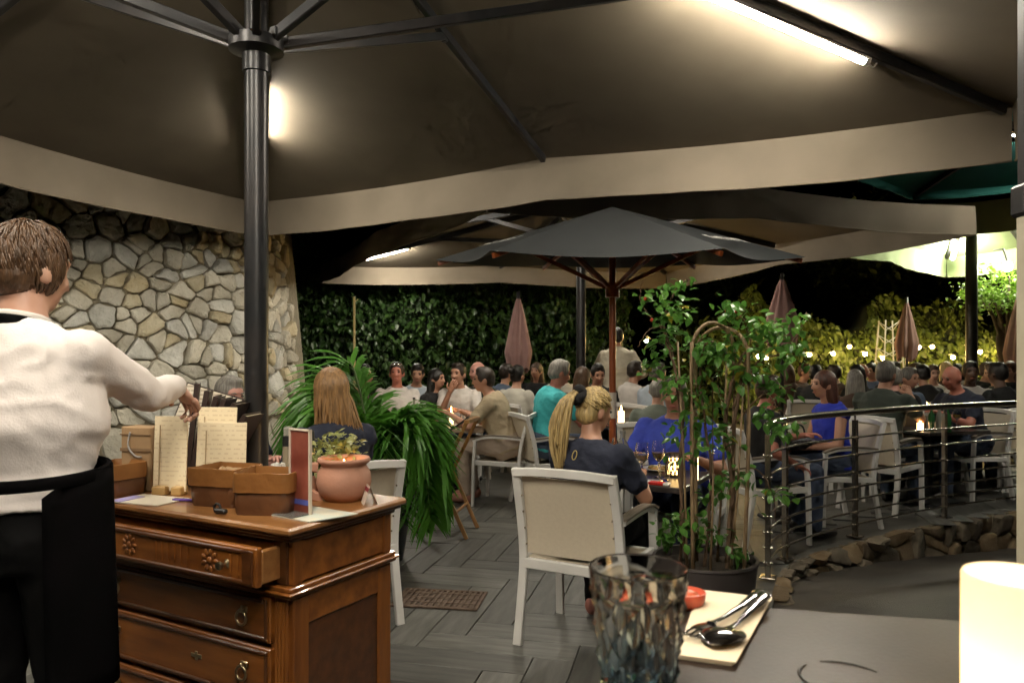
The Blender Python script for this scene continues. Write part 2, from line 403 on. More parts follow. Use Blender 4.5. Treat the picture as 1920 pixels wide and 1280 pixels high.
# ================================================================== PARASOLS AND LAMPS
def V2(p, z): return Vector((p[0], p[1], z))
def tube_lamp(a, b, label, r=.017, side=Vector((0, 0, 0)), mat=None, shade_=True):
    a, b = Vector(a), Vector(b); d = (b - a).normalized()
    t = thing("tube_lamp", label, "lamp", a, 0, "tube lamps clipped under the parasol ribs")
    m = MB(); m.tube([Vector((0, 0, 0)), b - a], r, 12); m.build("glowing_tube", mat or TUBEM, t, smooth=50)
    for q, s in ((Vector((0, 0, 0)), -1), (b - a, 1)):
        m = MB(); m.tube([q + d * s * .002, q + d * s * .03], r * 1.12, 12); m.build("end_cap", CAPM, t, smooth=50)
    if shade_:
        m = MB(); up_ = Vector((0, 0, 1)); m.bar([-d * .03 + up_ * (r * .35 + .011), b - a + d * .03 + up_ * (r * .35 + .011)], .05, .022); m.build("housing", CAPM, t)
    m = MB(); q = b - a + d * .03
    m.tube(spline([q, q + d * .03 + Vector((0, 0, -.012)), q + d * .05 + Vector((0, 0, .01)), q + d * .07 + Vector((0, 0, .045))], 4), .004, 6)
    m.build("hook", CAPM, t)
    return t
def parasol(name, label, center, corners, zh, ze, za, mat, pole_r=.045, hub_z=None, zmid=.06, rib=.045, strut_t=.48, group=None, valance=True, pole=True, spin=0, sag=.05, outmat=None):
    cx, cy_ = center; t = thing(name, label, "parasol", (cx, cy_, 0), 0, group)
    O = Vector((cx, cy_, 0)); A = Vector((0, 0, za)); C4 = [V2(c, ze) - O for c in corners]
    ends = []
    for k in range(4):
        ends.append((C4[k], ze)); mid = (C4[k] + C4[(k + 1) % 4]) / 2; mid.z = ze + zmid; ends.append((mid, ze + zmid))
    ends = [e[0] for e in ends]
    for k in range(4):
        mb = MB(); n = 12
        # one cloth panel per side, creased over the middle rib, cloth hanging a little between the ribs
        P = [ends[2 * k], ends[2 * k + 1], ends[(2 * k + 2) % 8]]
        cols = []
        for s_ in range(2 * n + 1):
            h = s_ / n; e = P[0].lerp(P[1], h) if h <= 1 else P[1].lerp(P[2], h - 1)
            loc = (h % 1); bow = math.sin(math.pi * loc)
            cols.append([A.lerp(e, r_ / n) + Vector((0, 0, -sag * bow * math.sin(math.pi * min(1, r_ / n) * .75) * (r_ / n))) for r_ in range(n + 1)])
        vs = [p for c in cols for p in c]; fs = []
        for i in range(2 * n):
            for j in range(n): fs.append((i * (n + 1) + j, (i + 1) * (n + 1) + j, (i + 1) * (n + 1) + j + 1, i * (n + 1) + j + 1))
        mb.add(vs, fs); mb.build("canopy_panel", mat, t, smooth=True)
        if valance:
            mb = MB(); rows = 5; vs = []; m_ = 48
            for i in range(m_ + 1):
                q = i / m_; c = cols[0][-1]; pos = cols[min(2 * n, int(q * 2 * n))][-1].lerp(cols[min(2 * n, int(q * 2 * n) + 1)][-1], q * 2 * n - int(q * 2 * n))
                dr = (P[2] - P[0]).normalized(); nn = Vector((-dr.y, dr.x, 0)); nn = nn if nn.dot(pos) > 0 else -nn
                for j in range(rows + 1):
                    v = j / rows; wav = .026 * math.sin(q * 17 + k) * v + .02 * math.sin(v * 3.1) + .008 * math.sin(q * 61 + 2 * k) * v
                    vs.append(pos + nn * (wav * min(1, 8 * q * (1 - q) + .15) + .012 * v) + Vector((0, 0, -(ze - zh) * v - (.03 * math.sin(q * math.pi) * 0))))
            mb.add(vs, [(i * (rows + 1) + j, (i + 1) * (rows + 1) + j, (i + 1) * (rows + 1) + j + 1, i * (rows + 1) + j + 1) for i in range(m_) for j in range(rows)])
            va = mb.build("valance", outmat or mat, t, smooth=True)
            hm_ = MB(); hm_.tube([vs[i * (rows + 1) + rows] for i in range(m_ + 1)], .007, 6); hm_.build("hem", outmat or mat, va, smooth=True)
    hub_z = hub_z or za - .85
    for k, e in enumerate(ends):
        d = (e - A); mb = MB(); dn = Vector((0, 0, -.03))
        mb.bar([A + d * .02 + dn, A + d * .5 + dn * 1.6, A + d * .985 + dn], rib * .7, rib); mb.build("rib", DARKMETAL, t)
        hz = Vector((0, 0, hub_z)); tip = A + d * strut_t + Vector((0, 0, -.06)); out = Vector((d.x, d.y, 0)).normalized()
        mb = MB(); mb.bar([hz + out * .07, tip], rib * .55, rib * .8); s_ = mb.build("strut", DARKMETAL, t)
        mb = MB(); mb.box(tip, (.03, .03, .07), rz(math.atan2(out.y, out.x)), .004); mb.build("hinge", DARKMETAL, s_)
    if pole:
        mb = MB(); mb.lathe([(0.0, 0), (pole_r, 0), (pole_r, za - .02), (0, za - .02)], 20); mb.build("pole", DARKMETAL, t, smooth=40)
        mb = MB(); mb.lathe([(pole_r, hub_z - .12), (pole_r + .008, hub_z - .12), (pole_r + .008, hub_z - .05), (pole_r + .06, hub_z - .035), (pole_r + .06, hub_z + .01), (pole_r + .01, hub_z + .03), (pole_r, hub_z + .03)], 24)
        hb = mb.build("hub", DARKMETAL, t, smooth=40)
        for k in range(8):
            a = k * math.pi / 4 + .2; mb = MB(); mb.box((math.cos(a) * (pole_r + .06), math.sin(a) * (pole_r + .06), hub_z + .02), (.035, .02, .035), rz(a), .003); mb.build("bracket", DARKMETAL, hb)
        mb = MB(); mb.box((0, 0, .04), (.7, .7, .08), bev=.01); mb.build("base_plate", DARKMETAL, t)
    return t, A + O, [e + O for e in ends]

FC, RC = (-2.34, 6.84), (2.84, 4.24); CA = (-1.02, 2.98)
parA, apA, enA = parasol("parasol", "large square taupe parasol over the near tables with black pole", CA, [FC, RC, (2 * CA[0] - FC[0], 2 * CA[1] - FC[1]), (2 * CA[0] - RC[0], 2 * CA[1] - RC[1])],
                         2.56, 2.86, 3.75, TAUPE_SHADED, outmat=TAUPE, pole_r=.046, hub_z=2.70, zmid=.06, rib=.055, strut_t=.5)
def on_rib(ap, e, t, dz=-.05, side=.05):
    d = e - ap; s_ = Vector((d.y, -d.x, 0)).normalized(); return ap + d * t + Vector((0, 0, dz)) + s_ * side
tube_lamp(on_rib(apA, enA[2], .46, -.085, -.012), on_rib(apA, enA[2], .745, -.085, -.012), "long bright tube lamp under the near canopy at upper right")
tube_lamp(on_rib(apA, enA[0], .52, -.06, .036), on_rib(apA, enA[0], .68, -.06, .036), "tube lamp under the near canopy hidden behind its black pole")
tube_lamp(on_rib(apA, enA[4], .36), on_rib(apA, enA[4], .66), "tube lamp under the near canopy above the photographer's table")
tube_lamp(on_rib(apA, enA[4], .70, -.085, 0), on_rib(apA, enA[4], .96, -.085, 0), "added second fill tube on the rib behind the photographer")  # unseen extra tube, added to brighten waiter, dresser and wall
tube_lamp(on_rib(apA, enA[5], .40, -.085, 0), on_rib(apA, enA[5], .75, -.085, 0), "added fill tube on the middle rib behind the photographer")  # another unseen tube, put in for more light from the front
tube_lamp(on_rib(apA, enA[6], .40), on_rib(apA, enA[6], .70), "tube lamp under the near canopy beyond the waiter")

FLb, FRb, NRb, NLb = (-3.0, 11.7), (2.6, 12.6), (4.38, 7.06), (-.2, 5.95); CB = (.86, 9.3)
parB, apB, enB = parasol("parasol", "taupe parasol over the middle tables with bright tube lamp on its rib", CB, [FLb, FRb, NRb, NLb], 2.60, 2.87, 3.42, TAUPE_SHADED, outmat=TAUPE, pole_r=.06, hub_z=2.85, zmid=.06, rib=.07)
tube_lamp(on_rib(apB, enB[0], .80, -.06), on_rib(apB, enB[0], .62, -.06), "tube lamp glowing under the middle canopy above the green hedge", r=.022)
tube_lamp(on_rib(apB, enB[2], .30, -.1), on_rib(apB, enB[2], .46, -.1), "tube lamp under the middle canopy hidden behind the dark umbrella", r=.022)

tube_lamp(on_rib(apB, enB[6], .42, -.1), on_rib(apB, enB[6], .68, -.1), "added fill tube under the middle canopy hidden above the near valance", r=.022)  # added out of sight to light the faces by the hedge
TEAL = M("teal_canvas", (.02, .16, .13), .85, col2=(.015, .12, .11), vscale=2)
parD, apD, enD = parasol("parasol", "teal parasol glimpsed above the brown valance at upper right", (4.5, 5.5), [(4.1, 7.6), (7.0, 6.4), (6.4, 3.4), (1.6, 5.4)], 3.05, 3.12, 3.7, TEAL, pole_r=.05, rib=.05)
tube_lamp(on_rib(apD, enD[2], .3), on_rib(apD, enD[2], .6), "added fill tube under the teal canopy beyond the right edge")  # off-frame tube added so the teal cloth shows
PALE = M("pale_canvas", (.34, .42, .22), .85, col2=(.29, .36, .19), vscale=2)
parE, apE, enE = parasol("parasol", "pale green parasol lit from inside in the far right", (7.2, 11.7), [(8.5, 14.6), (10.2, 12.6), (6.3, 9.0), (4.3, 10.7)], 3.0, 3.4, 4.35, PALE, pole_r=.085, hub_z=3.75, rib=.08)
tube_lamp(on_rib(apE, enE[0], .62, -.22), on_rib(apE, enE[0], .86, -.22), "short tube lamp glowing under the pale green canopy", r=.034, shade_=False)

tube_lamp(on_rib(apE, enE[2], .35, -.22), on_rib(apE, enE[2], .65, -.22), "added fill tube under the pale green canopy beyond the right edge", r=.034, shade_=False)  # off-frame extra tube, added to brighten the pale green cloth
tube_lamp(on_rib(apD, enD[0], .25), on_rib(apD, enD[0], .5), "added second fill tube under the teal canopy hidden by the near valance")  # unseen tube added to lift the teal canopy further
# centre hexagonal umbrella on a wooden pole
def wood_umbrella():
    c = Vector((.70, 5.2, 0)); t = thing("parasol", "dark grey umbrella on an orange wooden pole in the middle", "parasol", c)
    GREY = M("dark_grey_canvas", (.012, .0145, .016), .85, col2=(.009, .011, .0125), vscale=3, bump=.1, bscale=300)
    WOOD = woodmat("orange_pole_wood", (.30, .075, .018), (.20, .045, .012), .35, .2, (14, 14, 2))
    tilt = Matrix.Rotation(R(4.8), 3, 'X'); zc = 2.13; Rr = 1.28; za = zc + .36
    top = Vector((0, 0, za)); pts = []
    for k in range(6):
        a = R(-10 + 60 * k); pts.append(Vector((0, 0, zc)) + tilt @ Vector((Rr * math.cos(a), Rr * math.sin(a), 0)))
    for k in range(6):
        a, b = pts[k], pts[(k + 1) % 6]; n = 10; mb = MB(); vs = []
        for i in range(n + 1):
            e = a.lerp(b, i / n); bow = math.sin(math.pi * i / n); e = e + (Vector((0, 0, e.z)) - e) * .06 * bow
            for j in range(n + 1): vs.append(top.lerp(e, j / n) + Vector((0, 0, -.035 * bow * j / n)))
        mb.add(vs, [(i * (n + 1) + j, (i + 1) * (n + 1) + j, (i + 1) * (n + 1) + j + 1, i * (n + 1) + j + 1) for i in range(n) for j in range(n)])
        pn = mb.build("canopy_panel", GREY, t, smooth=True)
        if k in (3, 5):     # pale worn lettering along two panels, unreadable from the tables
            rq = random.Random(k); lt = MB(); INK = M("pale_print", (.55, .54, .5), .7)
            nrm = (b - a).cross(top - a).normalized(); nrm = nrm if nrm.z > 0 else -nrm
            ax = (b - a).normalized(); up = (top - (a + b) / 2); up = up.normalized()
            base = (a + b) / 2 + up * .24 + nrm * .012; x = -.30
            while x < .30:
                wd = rq.uniform(.03, .06); hh = rq.choice([.06, .085, .085, .11])
                for (dx, dz, sw, sh) in ((0, 0, .014, hh), (wd * .5, hh * .85, wd, .014), (wd * .8, 0, .014, hh * .8))[:rq.choice([2, 3, 3])]:
                    o_ = base + ax * (x + dx) + up * dz
                    lt.add([o_, o_ + ax * sw, o_ + ax * sw + up * sh, o_ + up * sh], [(0, 1, 2, 3)])
                x += wd + .03
            lt.build("lettering", INK, pn)
        mb = MB(); mb.bar([top + Vector((0, 0, -.03)), a.lerp(top, .02) + Vector((0, 0, -.035))], .022, .03); mb.build("rib", WOOD, t)
        hub = Vector((0, 0, zc - .22)); mb = MB(); mb.bar([hub, a.lerp(top, .45) + Vector((0, 0, -.05))], .02, .028); mb.build("strut", WOOD, t)
    mb = MB(); mb.lathe([(0, .1), (.024, .1), (.024, za - .02), (0, za - .02)], 16); pole = mb.build("pole", WOOD, t, smooth=40)
    mb = MB(); mb.lathe([(.0255, 1.02), (.0275, 1.02), (.0275, 1.2), (.0255, 1.2)], 16); mb.build("metal_sleeve", M("pale_sleeve", (.5, .45, .38), .5), pole, smooth=40)
    mb = MB(); mb.lathe([(.024, zc - .27), (.05, zc - .27), (.05, zc - .17), (.024, zc - .17)], 16); mb.build("hub", WOOD, t, smooth=40)
    mb = MB(); mb.lathe([(0, 0), (.24, 0), (.24, .05), (.05, .09), (.05, .2), (0, .2)], 24); mb.build("base", BLACK, t, smooth=40)
wood_umbrella()

# folded umbrellas
MAUVE = M("mauve_canvas", (.36, .21, .19), .85, col2=(.29, .165, .15), vscale=5, bump=.2, bscale=60)
def folded(px, ytop, ybot, Y, label, wpx):
    a = at(px, ytop, Y); b = at(px, ybot, Y); t = thing("folded_umbrella", label, "umbrella", (a.x, Y, 0), 0, "closed mauve umbrellas")
    h = a.z - b.z; wd = wpx / 1400 * Y / 2; mb = MB(); n = 36; rs = []
    for j in range(15):
        v = j / 14; rad = wd * (.04 + .96 * min(1, v * 1.25) ** .8) * (1 if v < .8 else 1 - (v - .8) * 1.1)
        rs.append([Vector(((rad * (1 + .22 * math.sin(8 * 2 * math.pi * k / n + v * 1.5))) * math.cos(2 * math.pi * k / n), (rad * (1 + .22 * math.sin(8 * 2 * math.pi * k / n + v))) * math.sin(2 * math.pi * k / n), a.z - h * v - (.05 * h * (1 + math.sin(3 * 2 * math.pi * k / n)) if j == 14 else 0))) for k in range(n)])
    mb.rings(rs, cap=False); mb.build("folded_canopy", MAUVE, t, smooth=True)
    mb = MB(); mb.tube([(0, 0, 0), (0, 0, a.z + .05)], .025, 10); mb.build("pole", DARKMETAL, t, smooth=True)
    mb = MB(); mb.lathe([(0, 0), (.25, 0), (.25, .06), (.04, .1), (0, .1)], 20); mb.build("base", BLACK, t)
folded(972, 553, 687, 10.4, "closed mauve umbrella standing against the green hedge", 44)
folded(1466, 520, 640, 9.6, "closed mauve umbrella rising behind the potted climber", 58)
folded(1700, 563, 668, 13.2, "closed mauve umbrella in front of the fairy-lit hedge", 36)
folded(1908, 555, 690, 12.0, "closed mauve umbrella beside the pale post at far right", 40)

# steel railing along the terrace edge
rail = thing("railing", "curved stainless steel railing with thin bars along the terrace edge", "railing", (0, 0, 0))
u0 = next(EL[i] for i in range(ne) if EDGE[i].y > 4.8); u1 = EL[-1] - 9
def rpath(z, a=u0, b=u1, k=60): return [epos(a + (b - a) * i / k)[0] + Vector((0, 0, z)) - Vector((epos(a + (b - a) * i / k)[1].y, -epos(a + (b - a) * i / k)[1].x, 0)) * .07 for i in range(k + 1)]
mb = MB(); mb.tube(rpath(1.0), .026, 12); mb.build("handrail", STEEL, rail, smooth=True)
for z in (.10, .20, .30, .40, .52, .66, .80):
    mb = MB(); mb.tube(rpath(z), .009, 8); mb.build("bar", STEEL, rail, smooth=True)
pu = [u0 + .02]
for (X, Y) in ((1.97, 5.24), (2.82, 5.97), (4.02, 6.7), (5.6, 7.38), (7.4, 7.95)):
    pu.append(min((EL[i] for i in range(ne)), key=lambda q: (epos(min(q, EL[-1] - .01))[0] - Vector((X, Y, 0))).length))
for q_ in pu:
    q, dd = epos(q_); b = q - Vector((dd.y, -dd.x, 0)) * .07; a = math.atan2(dd.y, dd.x)
    po = MB()
    for s_ in (-.016, .016): po.box(b + dd * s_ + Vector((0, 0, .47)), (.008, .034, .94), rz(a), .002)
    po.tube([b + Vector((0, 0, .93)), b + Vector((0, 0, .985))], .009, 8); po.box(b + Vector((0, 0, .006)), (.1, .1, .012), rz(a), .003)
    pp = po.build("post", STEEL, rail)
    for z in (.10, .20, .30, .40, .52, .66, .80):
        c = MB(); c.tube([b + Vector((0, 0, z)) - Vector((-dd.y, dd.x, 0)) * .03, b + Vector((0, 0, z)) + Vector((-dd.y, dd.x, 0)) * .03], .011, 8); c.build("bar_clip", STEEL, pp)

# pale post at the right edge of the view
t = thing("post", "pale cream post standing at the right edge", "post", (1.592, 2.3, 0))
mb = MB(); mb.box((0, 0, .94), (.05, .05, 1.9), bev=.006); mb.build("shaft", M("cream_paint", (.55, .50, .38), .5, col2=(.48, .43, .32), vscale=9), t)
mb = MB(); mb.box((0, 0, 1.93), (.075, .075, .1), bev=.01); mb.box((0, 0, 2.32), (.05, .045, .7), bev=.008); mb.build("dark_bracket", DARKMETAL, t)
mb = MB(); mb.box((0, 0, -.03), (.14, .14, .04), bev=.006); mb.build("foot_plate", DARKMETAL, t)
# floor drain
t = thing("floor_drain", "rusty brown grid drain cover set in the grey floor", "drain", (-.43, 4.45, .004), R(-9))
RUST = M("rusty_iron", (.10, .065, .045), .8, col2=(.16, .11, .08), vscale=20, bump=.4, bscale=80)
mb = MB()
for s_ in (-1, 1): mb.box((0, s_ * .155, .004), (.52, .02, .012), bev=.003); mb.box((s_ * .25, 0, .004), (.02, .29, .012), bev=.003)
mb.box((0, 0, -.002), (.5, .3, .003)); mb.build("frame", RUST, t)
for k in range(14):
    mb = MB(); mb.box((-.225 + k * .0346, 0, .005), (.017, .288, .008), bev=.002); mb.build("bar", RUST, t)
for k in range(3):
    mb = MB(); mb.box((0, -.08 + k * .08, .0095), (.475, .012, .004)); mb.build("cross_bar", RUST, t)
# bamboo stake before the hedge and white obelisk trellis
t = thing("bamboo_stake", "thin pale bamboo stake upright before the green hedge", "stake", (at(664, 700, 9).x, 9, 0))
mb = MB(); mb.tube([(0, 0, 0), (.005, 0, 1.1), (0, 0, at(0, 556, 9).z)], .014, 8)
for z in (.3, .62, .95, 1.3, 1.62, 1.95): mb.lathe([(.014, z - .01), (.018, z), (.014, z + .01)], 8)
mb.build("cane", M("bamboo", (.42, .32, .14), .5, col2=(.34, .25, .10), vscale=10), t, smooth=True)
mb = MB(); mb.tube([(0, 0, 2.1), (.05, 0, 2.14)], .006, 6); mb.build("twig", MATS["bamboo"], t)
t = thing("obelisk_trellis", "small white lattice obelisk before the fairy-lit hedge", "trellis", (at(1667, 640, 14.5).x, 14.5, 0))
LAT = M("white_lattice", (.6, .58, .5), .6)
mb = MB()
for a in range(4):
    x, y = ((-1, -1), (1, -1), (1, 1), (-1, 1))[a]; mb.tube([(x * .26, y * .26, 0), (x * .13, y * .13, 2.15)], .014, 6)
mb.build("frame", LAT, t)
for z in (1.2, 1.45, 1.7, 1.95):
    s_ = .26 - .13 * z / 2.15; mb = MB(); mb.tube([(-s_, -s_, z), (s_, -s_, z + .18), (s_, s_, z), (-s_, s_, z + .18)], .009, 6, closed=True); mb.build("cross_bar", LAT, t)
# ================================================================== FURNITURE
def chair_proto():
    t = thing("armchair", "white", "chair")
    for s_ in (-1, 1):
        mb = MB(); mb.bar(spline([(s_ * .262, -.285, 0), (s_ * .262, -.235, .25), (s_ * .262, -.215, .43), (s_ * .262, -.245, .65), (s_ * .255, -.315, .89)], 4), .045, .03, Vector((0, 1, 0))); mb.build("rear_leg", WHITE, t, smooth=40)
        mb = MB(); mb.bar([(s_ * .275, .245, 0), (s_ * .275, .235, .40), (s_ * .275, .22, .635)], .042, .028, Vector((0, 1, 0))); mb.build("front_leg", WHITE, t, smooth=40)
        mb = MB(); P = spline([(s_ * .275, -.235, .655), (s_ * .285, -.05, .672), (s_ * .285, .12, .668), (s_ * .277, .24, .632)], 5)
        mb.bar(P, .036, .022); ar = mb.build("armrest", WHITE, t, smooth=40)
        mb = MB(); mb.bar([p_ + Vector((0, 0, .018)) for p_ in P], .052, .014); mb.build("arm_pad", GREYWOOD, ar, smooth=40)
        mb = MB(); mb.bar([(s_ * .262, -.22, .41), (s_ * .27, .24, .425)], .028, .045); mb.build("side_rail", WHITE, t)
        mb = MB()
        for k in range(5): mb.ell((s_ * .238, -.232 - .018 * k, .5 + .085 * k), .006, None, 6, 4)
        mb.build("rivets", STEEL, t)
    mb = MB(); mb.bar([(-.262, -.218, .40), (.262, -.218, .40)], .03, .05); mb.build("rear_rail", WHITE, t)
    mb = MB(); mb.bar([(-.27, .235, .41), (.27, .235, .41)], .03, .045); mb.build("front_rail", WHITE, t)
    mb = MB(); mb.bar(spline([(-.265, -.312, .872), (-.13, -.335, .885), (0, -.342, .888), (.13, -.335, .885), (.265, -.312, .872)], 4), .03, .042); mb.build("top_rail", WHITE, t, smooth=40)
    def sheet(fn, n=10):
        mb = MB(); vs = []
        for o_ in (0, 1):
            for i in range(n + 1):
                for j in range(n + 1): vs.append(fn(i / n, j / n, o_))
        m_ = (n + 1) ** 2; fs = []
        for i in range(n):
            for j in range(n):
                q = (i * (n + 1) + j, (i + 1) * (n + 1) + j, (i + 1) * (n + 1) + j + 1, i * (n + 1) + j + 1); fs += [q, tuple(m_ + x for x in q[::-1])]
        for i in range(n):
            for (a, b) in ((i * (n + 1), (i + 1) * (n + 1)), (i * (n + 1) + n, (i + 1) * (n + 1) + n), (i, i + 1), (n * (n + 1) + i, n * (n + 1) + i + 1)): fs.append((a, b, m_ + b, m_ + a))
        mb.add(vs, fs); return mb
    def back(u, v, o_):
        z = .455 + .40 * v; y = -.215 - .08 * max(0, (z - .5) / .39) ** 1.5; return (-.24 + .48 * u, y - .03 * math.sin(math.pi * u) * (.3 + .7 * v) - .006 * o_, z)
    sheet(back).build("back_sling", SLING, t, smooth=60)
    sheet(lambda u, v, o_: (-.245 + .49 * u, -.2 + .42 * v, .43 - .02 * math.sin(math.pi * u) * math.sin(math.pi * v) - .006 * o_)).build("seat_sling", SLING, t, smooth=60)
    return t
CHAIR = chair_proto(); CH_USED = [False]
def chair(x, y, face, label, z=0.):
    if not CH_USED[0]: o = CHAIR; CH_USED[0] = True
    else: o = copy_tree(CHAIR)
    o.location = (x, y, z); o.rotation_euler = (0, 0, face_rot(*face)); tag(o, label, "chair", "white sling armchairs on the terrace"); return o

def table(x, y, w_, d_, rot, label, round_=False, top=None, h=.74):
    t = thing("dining_table", label, "table", (x, y, 0), rot, "dark dining tables")
    mb = MB()
    if round_: mb.lathe([(0, h - .03), (w_ / 2 - .01, h - .03), (w_ / 2, h - .02), (w_ / 2, h - .006), (w_ / 2 - .006, h), (0, h)], 40)
    else: mb.box((0, 0, h - .0175), (w_, d_, .035), bev=.006)
    mb.build("table_top", top or DARKTOP, t, smooth=30)
    mb = MB(); mb.lathe([(0, .04), (.04, .04), (.04, h - .04), (0, h - .04)], 14); mb.build("column", BLACK, t, smooth=40)
    mb = MB(); mb.box((0, 0, .02), (min(w_, d_) * .65, min(w_, d_) * .65, .035), bev=.01); mb.build("foot", BLACK, t)
    mb = MB(); mb.box((0, 0, h - .05), (.34, .34, .02)); mb.build("top_plate", BLACK, t)
    return t

# small table ware -----------------------------------------------------------
def wineglass(p, label, fill=None, s=1.):
    t = thing("wine_glass", label, "glass", p, 0, "stemmed wine glasses on the tables")
    mb = MB(); pr = [(0, 0), (.034, 0), (.034, .003), (.006, .007), (.0045, .02), (.0045, .09), (.012, .1), (.033, .12), (.041, .15), (.039, .18), (.032, .215), (.0305, .215), (.0375, .18), (.0395, .15), (.031, .121), (.010, .104), (0, .103)]
    mb.lathe([(r_ * s, z * s) for r_, z in pr], 24); mb.build("bowl", GLASS, t, smooth=40)
    if fill:
        mb = MB(); mb.lathe([(0, .1045 * s), (.010 * s, .1055 * s), (.030 * s, .1225 * s), (.038 * s, .147 * s), (0, .147 * s)], 20); mb.build("drink", fill, t, smooth=40)
    return t
def tumbler(p, label, r=.035, h=.1):
    t = thing("tumbler", label, "glass", p, 0, "plain glasses on the tables")
    mb = MB(); mb.lathe([(0, 0), (r * .85, 0), (r, h), (r - .0025, h), (r * .85 - .0025, .006), (0, .006)], 20); mb.build("wall", GLASS, t, smooth=40); return t
def bottle(p, label, mat, h=.28, r=.036, capm=None):
    t = thing("bottle", label, "bottle", p, 0, "bottles on the tables")
    mb = MB(); mb.lathe([(0, 0), (r, 0), (r, h * .55), (r * .8, h * .66), (r * .38, h * .76), (r * .36, h * .95), (0, h * .95)], 18); mb.build("body", mat, t, smooth=40)
    mb = MB(); mb.lathe([(0, h * .93), (r * .44, h * .93), (r * .44, h), (0, h)], 14); mb.build("cap", capm or BLACK, t, smooth=40); return t
def candle(p, label, r=.032, h=.12, glow=None):
    t = thing("candle", label, "candle", p, 0, "candles glowing on the tables")
    mb = MB(); mb.lathe([(0, 0), (r, 0), (r, h * .88), (r * .7, h * .84), (0, h * .8)], 18); mb.build("wax", glow or WAXGLOW, t, smooth=40)
    mb = MB(); mb.lathe([(0.001, h * .82), (r * .22, h * .95), (r * .26, h * 1.02), (r * .12, h * 1.2), (.001, h * 1.32)], 10); mb.build("flame", FLAME, t, smooth=True); return t
def plate(p, label, r=.13, food=None):
    t = thing("plate", label, "plate", p, 0, "plates on the tables")
    mb = MB(); mb.lathe([(0, 0), (r * .6, 0), (r, .018), (r, .022), (r * .62, .006), (0, .006)], 28); mb.build("dish", PLATE, t, smooth=40)
    if food:
        mb = MB(); rq = random.Random(int(p[0] * 1000))
        for k in range(7): mb.ell((rq.uniform(-.5, .5) * r, rq.uniform(-.5, .5) * r, .018), (.026, .022, .014), None, 8, 5)
        mb.build("food", food, t, smooth=True)
    return t
WINE = M("white_wine", (.98, .88, .55), .05, trans=.7, spec=.5); BEER = M("amber_drink", (.98, .62, .14), .1, trans=.5)
GREENB = M("green_bottle_glass", (.02, .09, .03), .08, spec=.6); CLEARB = M("bottle_glass_pale", (.55, .55, .48), .08, trans=.6)
FOOD = M("salad_food", (.20, .22, .05), .6, col2=(.45, .22, .08), vscale=60)

# ------------------------------------------------------------------ dresser
DC = Vector((-.644, 2.17, 0)); DU = Vector((-.875, .484, 0)); DV = Vector((.484, .875, 0)); DROT = math.atan2(-.484, .875); DT = .96
def dres(a, b, z=0.): return DC + DU * a + DV * b + Vector((0, 0, DT + z))
W1 = woodmat("walnut_polish", (.13, .038, .007), (.29, .10, .018), .36, .25, (1.2, 9, 9), 2.2)
W1V = woodmat("walnut_polish_upright", (.14, .042, .008), (.30, .105, .020), .36, .25, (9, 9, 1.2), 2.2)
W2 = woodmat("walnut_dark", (.055, .018, .006), (.12, .042, .012), .3, .5, (1.2, 9, 9), 2.5)
W3 = woodmat("walnut_worn_top", (.21, .085, .024), (.34, .16, .055), .3, .4, (1.5, 10, 10), 3)
BRASS = M("aged_brass", (.45, .36, .22), .3, metal=1.)
dr = thing("dresser", "old polished walnut dresser with its top drawer pulled open", "dresser", DC, DROT)
def dbox(name, x0, x1, y0, y1, z0, z1, mat, par=None, bev=.004):
    m_ = MB(); m_.box(((x0 + x1) / 2, (y0 + y1) / 2, (z0 + z1) / 2), (x1 - x0, y1 - y0, z1 - z0), bev=bev); return m_.build(name, mat, par or dr)
dbox("carcass", -.985, -.022, .014, .46, .06, .90, W1V)
dbox("side_panel", -.0225, -.006, .06, .42, .12, .735, W2, bev=.002)
dbox("side_stile", -.024, .002, .40, .465, .06, .742, W1V); dbox("side_stile", -.024, .002, .012, .075, .06, .742, W1V)
dbox("side_rail", -.0235, 0.0, .075, .40, .655, .742, W1, bev=.002); dbox("side_rail", -.0235, 0.0, .075, .40, .06, .15, W1, bev=.002)
dbox("side_frieze", -.0238, -.001, .045, .43, .785, .905, W1, bev=.002)
dbox("frieze_stile", -.024, .003, .012, .05, .778, .912, W1V); dbox("frieze_stile", -.024, .003, .425, .465, .778, .912, W1V)
mb = MB()
for (o_, z0, z1) in ((.012, .745, .755), (.02, .755, .764), (.011, .764, .778)):
    mb.box((-.5, .235 - o_ / 2 * 0, (z0 + z1) / 2), (1.0 + 2 * o_, .47 + 2 * o_, z1 - z0), bev=.003)
mb.build("waist_moulding", W1, dr)
mb = MB(); mb.box((-.5, .235, .918), (1.02, .49, .016), bev=.005); mb.box((-.5, .235, .931), (1.05, .52, .012), bev=.004); mb.build("cornice_moulding", W2, dr)
mb = MB(); mb.box((-.5, .235, .9485), (1.075, .55, .023), bev=.007); mb.build("top_board", W3, dr)
mb = MB()
for x in (-.058, -.045, -.032): mb.bar([(x, .006, .1), (x, .006, .73)], .008, .012, Vector((0, 1, 0)))
mb.build("fluting", W1V, dr)
dbox("corner_pilaster", -.07, -.0185, .005, .03, .065, .744, W1V); dbox("corner_pilaster", -.985, -.93, .005, .03, .065, .744, W1V)
dbox("corner_block", -.075, -.0178, .004, .03, .778, .912, W2)
dbox("plinth", -1.0, 0.0, 0.0, .47, 0, .06, W2)
